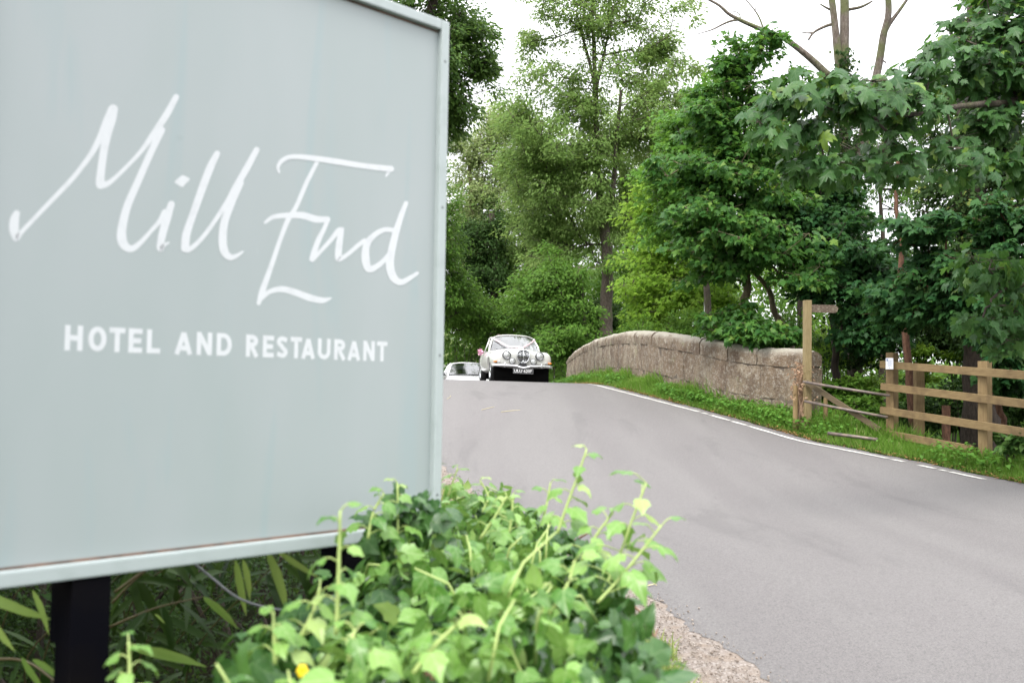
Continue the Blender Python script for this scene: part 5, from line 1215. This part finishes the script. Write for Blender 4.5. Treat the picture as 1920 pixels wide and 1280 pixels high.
# widen: blades are scaled by height, fine at this distance
tag(link('verge_grass', me, L_GRASS), 'long green grass on the verge below the parapet and fence', 'grass', kind='stuff')
P2, f2_ = verge_points(15000, 12.5, 34, .12, .95, .1, 1.1)
bias = np.sin(P2[:, 1] * 1.7) + np.sin(P2[:, 1] * .63 + 1) + rng.normal(0, .6, len(P2)); P2 = P2[bias > .1]; n = len(P2)
P2[:, 2] += .03 + .24 * rng.random(n)
tag(link('verge_weeds', leaf_mesh('w', P2, rdir(n) * np.array([1, 1, .5]) + np.array([0, 0, -.1]), rdir(n) * .4 + np.array([0, -.2, 1.]), .035 + .055 * rng.random(n), T_HEART, rng.random(n) * 1.5), L_WEED), 'broad-leaved weeds and nettles among the verge grass', 'weeds', kind='stuff')
y = rng.uniform(11, 34, 5200); y = y[rng.random(len(y)) < .45 + .4 * np.sin(y * 2.1) * np.sin(y * .77)]; x = rightx(y) + rng.normal(.03, .09, len(y)); P3 = np.stack([x, y, height(x, y) + .022 + .02 * rng.random(len(y))], 1); n = len(P3)
tag(link('leaf_litter', leaf_mesh('l', P3, rdir(n) * np.array([1, 1, .2]), rdir(n) * .35 + np.array([0, 0, 1.]), .03 + .04 * rng.random(n), T_ELL, rng.random(n)), leafmat('litter', (.15, .075, .035), (.32, .18, .08), .1, rough=.8)), 'orange-brown leaf litter along the foot of the grass verge', 'leaf litter', kind='stuff')
# near-left verge grass and loose stones
n = 80000; y = 2.2 + 26 * rng.random(n) ** 2.4; x = leftx(y) - .42 + .07 * np.sin(y * 5) - (.75 + .05 * y) * rng.random(n) ** .9; P4 = np.stack([x, y, height(x, y)], 1)
tag(link('near_grass', leaf_mesh('g', P4, nrm(np.stack([rng.normal(0, .5, n), rng.normal(0, .5, n), np.full(n, .8)], 1)), rdir(n), (.035 + .085 * rng.random(n)) * (.6 + .6 * np.sin(x * 9 + y * 6) ** 2), T_BLADE_W, rng.random(n) * 2), leafmat('dry_grass_blade', (.14, .22, .05), (.30, .34, .12), .35, third=(.42, .36, .20))), 'short yellowing grass at the foot of the ivy', 'grass', kind='stuff')
n = 8000; y = 2.5 + 15 * rng.random(n) ** 1.6; x = leftx(y) - .24 + rng.normal(0, .13, n); P5 = np.stack([x, y, hroad(x, y) + .02], 1)
oc = np.array([(1, 0, 0), (0, 1, 0), (-1, 0, 0), (0, -1, 0), (0, 0, .7), (0, 0, -.5)], float) * .5; of = np.array([(0, 1, 4), (1, 2, 4), (2, 3, 4), (3, 0, 4), (1, 0, 5), (2, 1, 5), (3, 2, 5), (0, 3, 5)])
tag(link('loose_stones', leaf_mesh('s', P5, rdir(n), rdir(n), .006 + .016 * rng.random(n) ** 2, (oc, of)), leafmat('stone_chip', (.19, .155, .13), (.36, .32, .29), 0, rough=.9)), 'loose pinkish grit and stones along the near road edge', 'gravel', kind='stuff')
# fallen twigs and straw on the near lane
mb = MB()
for px, py, a_ in ((903, 768, 1.0), (940, 772, .6), (838, 748, 1.5), (1215, 1098, .1), (1190, 1092, .3)):
    d = ray(px, py); 
    t = 5.0
    for _ in range(60):
        P = V((0, 0, CAMZ)) + d * t; h = float(hroad(P.x, P.y)) + .02
        if P.z <= h: break
        t += max(.02, (P.z - h) * 3)
    L_ = .30 if py > 1000 else .45; L_ = .06 if py > 1000 else L_
    P.z = h; q_ = P + V((math.cos(a_) * L_, math.sin(a_) * L_ * 1.5, 0)); q_.z = float(hroad(q_.x, q_.y)) + .02; m_ = (P + q_) / 2 + V((.03, .05, .0)); m_.z = float(hroad(m_.x, m_.y)) + .022
    mb.tube([P, m_, q_], [.005, .005, .003] if py < 1000 else .004, 4)
o = mb.build('straw', mat('straw', (.55, .48, .28), .8)); tag(o, 'thin pale straw stalks lying on the near lane', 'straw', kind='stuff')

# ------------------------------------------------------------------ ivy hedge in the foreground
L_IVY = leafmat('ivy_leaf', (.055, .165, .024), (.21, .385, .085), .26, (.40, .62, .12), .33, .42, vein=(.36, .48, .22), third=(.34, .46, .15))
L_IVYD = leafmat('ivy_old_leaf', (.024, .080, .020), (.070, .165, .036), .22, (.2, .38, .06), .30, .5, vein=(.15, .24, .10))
M_STEM = mat('ivy_green_stem', (.36, .46, .15), .5); M_STEMB = mat('ivy_brown_stem', (.20, .12, .075), .8)
ivy = empty('ivy_hedge', (-.1, 2.6, float(height(-.1, 2.6))), 'bushy light green ivy hedge swallowing the lower right corner of the sign', 'hedge')
def iv_edges(y):
    l = np.interp(y, [1.0, 1.5, 1.85, 2.1, 3.0, 3.6, 4.1], [-.40, -.46, -.52, -.47, -.42, -.44, -.36]); r = np.interp(y, [1.0, 1.7, 2.6, 3.2, 3.7, 4.1], [.22, .24, .24, .20, .08, -.10]); return l, r
def iv_top(x, y):
    b = .035 * np.sin(x * 9 + y * 4) + .03 * np.sin(y * 7.3 - x * 5 + 1) + .03 * np.sin(x * 23 + y * 17)
    return np.interp(y, [1.0, 1.6, 2.3, 2.8, 3.6, 4.1], [.90, .93, .965, .98, .97, .93]) + b
def iv_pts(n, side=False, depth=.10):
    y = 1.05 + 3.05 * rng.random(n) ** 1.15; l, r = iv_edges(y); c = (l + r) / 2; h = (r - l) / 2
    if not side:
        f = rng.uniform(-1.08, 1.08, n); z = iv_top(c + f * h, y) - .22 * np.abs(f) ** 3.5 - rng.exponential(depth, n); nn = np.stack([f * .6, np.full(n, -.12), np.ones(n)], 1); x = c + f * h
    else:
        s_ = np.where(rng.random(n) < .68, 1, -1); z = rng.uniform(.10, .93, n); bul = .06 * np.sin((z) * 3.1) + .06 * (1 - z)
        x = c + s_ * (h + bul * (s_ > 0) - rng.exponential(.045, n)); nn = np.stack([s_ * 1.0, np.full(n, -.4), np.full(n, .55)], 1)
    return np.stack([x, y, z], 1), nn
def iv_leaves(P, nn, size, tpl, name, m, wob=.45):
    n = len(P); nn = nrm(nn + rdir(n) * wob); al = nrm(rdir(n) + nn * .2 + np.array([0, -.15, -.55]))
    link_ = leaf_mesh(name, P, al, nn, size, tpl, .3 + 1.5 * rng.random(n)); return wlink(name, link_, m, ivy)
P, nn = iv_pts(1500, depth=.05); iv_leaves(P, nn, .026 + .036 * rng.random(len(P)), [T_IVY, T_HEART, T_IVY_B], 'bright_leaves', L_IVY, .95)
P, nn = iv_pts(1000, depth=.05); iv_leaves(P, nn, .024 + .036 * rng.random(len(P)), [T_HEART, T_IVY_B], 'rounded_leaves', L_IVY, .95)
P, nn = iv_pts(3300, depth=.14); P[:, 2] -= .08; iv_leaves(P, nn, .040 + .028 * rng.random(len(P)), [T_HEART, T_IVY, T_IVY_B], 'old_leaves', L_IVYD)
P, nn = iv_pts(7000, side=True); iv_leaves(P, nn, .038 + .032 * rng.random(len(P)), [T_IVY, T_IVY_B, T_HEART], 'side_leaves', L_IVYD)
# the clump climbing the sign corner
cc = [np.array(at(a, b, 2.5)) for a, b in ((755, 950), (738, 975), (724, 1005), (775, 965), (800, 975))]
k = 120; ci = rng.integers(0, 5, k); P = np.array(cc)[ci] + np.clip(rng.normal(0, .028, (k, 3)), -.055, .055) * np.array([1, .6, 1]); iv_leaves(P, rdir(k) * .4 + np.array([.1, -.7, .6]), .035 + .025 * rng.random(k), T_IVY, 'climbing_leaves', L_IVYD)
mb = MB()
for k in range(45):
    y = rnd.uniform(1.2, 3.9); l, r = iv_edges(np.array([y])); x = rnd.uniform(float(l[0]) + .05, float(r[0]) - .02); z = float(iv_top(np.array([x]), np.array([y]))[0]) - rnd.uniform(.0, .08)
    d = V((rnd.uniform(-.12, .12), rnd.uniform(-.12, .12), rnd.uniform(-.02, .09))); p = V((x, y, z)); mb.tube([p - V((0, 0, .06)), p + d * .4, p + d], [.0035, .003, .002], 5)
mb.build('stems', M_STEM, ivy, smooth=True, world=True)
mb = MB()
for k in range(60):
    y = rnd.uniform(1.3, 3.8); l, r = iv_edges(np.array([y])); p = V((float(r[0]) + rnd.uniform(-.1, .16), y, rnd.uniform(.2, .8))); d = V((rnd.uniform(-.05, .15), rnd.uniform(-.3, .3), rnd.uniform(-.2, .2))); mb.tube([p, p + d * .5 + V((0, 0, .03)), p + d], [.005, .004, .003], 5)
for k in range(40):
    y = 1.3 + 2.6 * k / 40; mb.tube([(-.1 + rnd.uniform(-.2, .2), y, -.05), (-.1 + rnd.uniform(-.2, .2), y + .1, .4), (-.1 + rnd.uniform(-.3, .3), y, .85)], [.014, .01, .005], 5)
mb.build('woody_stems', M_STEMB, ivy, smooth=True, world=True)
def shoot(pts, Y, nl, ls, spread=1.0, r0=.0042, dark=False):
    P = [at(a, b, Y + k * .01) for k, (a, b) in enumerate(pts)]; Q, _ = smooth_path(P, [1] * len(P), 6)
    st = MB().tube([V(p) for p in Q], list(np.linspace(r0, r0 * .55, len(Q))), 7).build('shoot', M_STEM, ivy, smooth=True, world=True)
    pos, al, sz = [], [], []; mb = MB()
    for k in range(nl):
        t = .12 + .88 * k / max(1, nl - 1); p = Q[min(len(Q) - 1, int(t * (len(Q) - 1)))]; a = k * 2.4 + rnd.uniform(-.4, .4); o_ = np.array([math.cos(a), math.sin(a) * .6, .35 - .2 * t + (.5 if k > nl - 3 else 0)]); pl_ = ls * (.5 + .3 * rnd.random()) * spread * (1 - .55 * t)
        q_ = p + o_ * pl_; mb.tube([V(p), V(p + o_ * pl_ * .6 + np.array([0, 0, .004])), V(q_)], .0014, 4); pos.append(q_); al.append(o_ * 1.0 + np.array([0, 0, -.55])); sz.append(ls * (.75 + .4 * rnd.random()) * (1.08 - .5 * t))
    pos, al = np.array(pos), np.array(al); nn = nrm(np.array([[0, -.35, 1.0]]) + rdir(len(pos)) * .35)
    me = leaf_mesh('sl', pos, al, nn, np.array(sz), [T_IVY, T_IVY_B], .6 + rng.random(len(pos)) * 1.2)
    pm = Matrix.LocRotScale(ivy.location, ivy.rotation_euler, None); me.transform(pm.inverted()); lo_ = link('shoot_leaves', me, L_IVY, st)
    me2 = mb.mesh('pt'); me2.transform(pm.inverted()); link('petioles', me2, M_STEM, st)
shoot([(1045, 1000), (1062, 950), (1082, 895), (1100, 842)], 2.45, 10, .058)
shoot([(1130, 1110), (1160, 1045), (1185, 975), (1212, 905)], 2.3, 13, .074, 1.5)
shoot([(1120, 1130), (1165, 1080), (1205, 1030), (1240, 985)], 2.2, 9, .066, 1.4)
shoot([(1090, 1050), (1120, 1000), (1150, 960)], 2.4, 8, .056, 1.3)
shoot([(690, 1010), (700, 960), (720, 925)], 2.4, 8, .05, 1.2)
shoot([(560, 1200), (585, 1150), (600, 1100)], 1.8, 7, .055, 1.3)
shoot([(900, 1010), (930, 965), (950, 930)], 2.6, 7, .05, 1.3)
shoot([(630, 1190), (634, 1100), (636, 1030), (638, 958)], 1.75, 9, .052)
shoot([(243, 1300), (243, 1250), (241, 1203)], 1.7, 7, .050)
shoot([(1015, 985), (1025, 945), (1032, 905)], 2.7, 6, .052)
shoot([(742, 1040), (746, 980), (745, 905)], 2.45, 13, .050)
shoot([(516, 1245), (514, 1190), (512, 1146)], 1.75, 8, .055)
shoot([(1030, 1150), (1062, 1100), (1078, 1050)], 1.9, 6, .060)
shoot([(775, 1262), (815, 1210), (868, 1160)], 1.62, 7, .060, r0=.005)
shoot([(655, 1240), (660, 1200), (665, 1180)], 1.6, 5, .055)
shoot([(905, 960), (915, 930), (900, 900)], 3.0, 6, .055)
shoot([(955, 1000), (960, 960), (962, 925)], 2.8, 6, .05)
shoot([(840, 930), (850, 900), (858, 878)], 3.4, 7, .055)

# ------------------------------------------------------------------ bamboo, box hedge and cable below the sign
shrub('hawthorn_hedge', 'roadside hedge on the left bank beyond the sign, hidden behind it from here', 'hedge', [near_blob(float(leftx(y_)) - 2.3, y_, float(hroad(leftx(y_), y_)) + .7, .9, 1.9, 1.2) for y_ in (11, 14, 17, 20, 23.5, 27, 31, 35)], L_MID, 26000, T_ELL, .09, stems=16, per=90)
L_BAM_SHADE = leafmat('bamboo_leaf_shaded', (.008, .026, .004), (.034, .066, .012), .2, (.12, .19, .04), .4)  # shade under the sign is put into this dark leaf colour
L_BAM_LIT = leafmat('bamboo_leaf_lit', (.10, .20, .03), (.24, .34, .08), .38, (.5, .6, .16), .4)  # lit copy of the same leaf, for the front leaves
M_CULM = mat('bamboo_culm', (.085, .065, .024), .5)
bam = empty('bamboo', (-1.6, 3.2, 0), 'bamboo with long drooping lance leaves growing under the sign', 'bamboo')
mb = MB(); pos, al, nn, sz = [], [], [], []
def culm(pts, r_, nl, ls, Yj=.0, hang=.5):
    P = [at(a, b, c + Yj) for a, b, c in pts]; Q, _ = smooth_path(P, [1] * len(P), 6); mb.tube([V(p) for p in Q], list(np.linspace(r_, r_ * .4, len(Q))), 6)
    for k in range(nl):
        p = Q[rnd.randrange(len(Q) // 4, len(Q))]; d = nrm(Q[-1] - Q[0]); a_ = nrm(d * .7 + rdir(1)[0] * .7 + np.array([0, 0, -hang])); pos.append(p); al.append(a_); nn.append(nrm(rdir(1)[0] * .5 + np.array([0, -.5, .8]))); sz.append(ls * rnd.uniform(.6, 1.1))
for k in range(11):
    x0 = rnd.uniform(-80, 420); culm([(x0, 1400, 3.4), (x0 + rnd.uniform(-30, 60), 1230, 3.3), (x0 + rnd.uniform(20, 150), 1090, 3.1), (x0 + rnd.uniform(60, 240), 1020, 2.95)], .0035, 15, .20, rnd.uniform(-.1, .6), .6)
culm([(205, 1175, 2.9), (290, 1140, 2.85), (380, 1118, 2.8)], .004, 3, .2); culm([(-20, 1235, 2.7), (50, 1240, 2.6), (120, 1290, 2.5)], .005, 4, .17)
culm([(210, 1130, 2.8), (260, 1080, 2.8), (330, 1030, 2.8)], .004, 3, .17); culm([(215, 1110, 2.8), (280, 1060, 2.8), (320, 1020, 2.8)], .004, 2, .17); culm([(450, 1042, 2.75), (500, 1030, 2.7), (530, 1030, 2.7)], .003, 0, .1)
n_shaded = len(pos)
for a, b, Y_ in (((-40, 1105), (75, 1182), 2.35), ((-25, 1150), (20, 1225), 2.3), ((60, 1105), (105, 1180), 2.6), ((441, 1048), (461, 1155), 2.75), ((500, 1032), (556, 1142), 2.7), ((518, 1030), (592, 1092), 2.7), ((455, 1048), (480, 1120), 2.8), ((290, 1150), (310, 1165), 2.8), ((0, 1285), (75, 1300), 2.4), ((40, 1230), (75, 1300), 2.4), ((60, 1235), (118, 1262), 2.5), ((380, 1118), (450, 1170), 2.8), ((250, 1215), (380, 1240), 2.5)):
    pa, pb = np.array(at(*a, Y_)), np.array(at(*b, Y_ - .03)); pos.append(pa); al.append(pb - pa); nn.append(np.array([.1, -.8, .45])); sz.append(float(np.linalg.norm(pb - pa)))
mb.build('culms', M_CULM, bam, smooth=True, world=True)
for nm_, sl_i, mt_ in (('leaves', slice(0, n_shaded), L_BAM_SHADE), ('bright_leaves', slice(n_shaded, None), L_BAM_LIT)):  # shaded colour on the culm leaves, lit colour on the front ones
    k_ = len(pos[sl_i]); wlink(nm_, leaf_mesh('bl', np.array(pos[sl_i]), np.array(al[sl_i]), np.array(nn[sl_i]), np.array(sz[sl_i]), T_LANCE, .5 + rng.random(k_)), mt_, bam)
L_BOX = leafmat('box_leaf', (.006, .020, .004), (.030, .068, .012), .25, (.25, .4, .08), .35)
shrub('box_hedge', 'small-leaved dark hedge in shadow behind the sign posts', 'hedge', [near_blob(-1.1, 4.6, .42, .7, .6, .42), near_blob(-1.9, 4.4, .35, .9, .7, .42), near_blob(-2.9, 4.3, .4, .9, .7, .5), near_blob(-1.0, 3.7, .18, .5, .5, .3), near_blob(-1.6, 3.6, .15, .7, .5, .3), near_blob(-1.3, 5.6, .5, 1.0, .8, .45)], L_BOX, 26000, T_ELL, .026, stems=30, per=110, clump=.4)
shrub('shade_hedge', 'tall dense dark hedge added behind the hotel sign to shade the ground', 'hedge', [near_blob(-2.1, 6.6, 1.2, .95, .9, 2.0), near_blob(-3.4, 6.0, 1.2, 1.3, 1.0, 2.2), near_blob(-5.0, 5.4, 1.2, 1.4, 1.2, 2.4), near_blob(-3.2, 8.2, 1.6, 1.4, 1.2, 2.2)], L_DARK, 42000, T_ELL, .06, stems=12, per=130, clump=.42)  # unseen hedge, added to block light from behind the sign
shrub('laurel_bush', 'dark evergreen bushes added left of the sign for shade, mostly out of the picture', 'bush', [near_blob(-3.2, 2.6, .9, .9, .9, 1.3), near_blob(-3.0, 4.2, .8, .9, .8, 1.3), near_blob(-2.9, 1.0, .8, .9, .9, 1.2)], L_DARK, 16000, T_ELL, .07, stems=12, per=130, clump=.42)  # added to block light coming in from the left
tree('shade_tree', 'added unseen tree on the left bank, its canopy shading the ground behind the sign', 'tree',
     [([np.array([-5.5, 4.5, -.1]), np.array([-5.4, 4.5, 2.0]), np.array([-5.2, 4.3, 4.5]), np.array([-4.8, 4.0, 7.5])], [.22, .2, .16, .08])],
     [near_blob(-3.2, 3.2, 5.0, 2.2, 2.2, 1.1), near_blob(-3.0, 5.6, 6.3, 1.8, 1.6, 1.2), near_blob(-5.5, 2.5, 5.0, 2.0, 2.5, 1.5), near_blob(-2.9, .8, 4.6, 1.6, 1.6, .9)],
     L_MID, M_BARKD, 420, 70, T_ELL, .13, .5, flat=.6, shell=.5)  # unseen canopy, added to keep sky light off the ground below the sign
cb = MB(); pts = [at(*q_) for q_ in ((360, 1052, 2.75), (400, 1085, 2.75), (450, 1122, 2.7), (520, 1142, 2.6), (590, 1136, 2.5), (645, 1112, 2.45), (690, 1084, 2.45), (715, 1060, 2.5))]
Q, _ = smooth_path(pts, [1] * len(pts), 6); cb.tube([V(p) for p in Q], .0034, 8)
o = cb.build('cable', mat('grey_cable', (.15, .155, .165), .5), smooth=True); tag(o, 'thin grey cable looping below the sign into the ivy', 'cable')
fl = MB()
for px, py, Y_ in ((567, 1258, 1.66),):
    c_ = at(px, py, Y_)
    for k in range(6): a = k * 1.047; fl.sphere(c_ + V((.005 * math.cos(a), .003 * math.sin(a * 3), .006 * math.sin(a))), .0055, (1, .5, 1.2), 8)
o = fl.build('yellow_flower', mat('petal_yellow', (.8, .6, .02), .5), smooth=True); tag(o, 'small yellow flower low among the foreground ivy', 'flower')
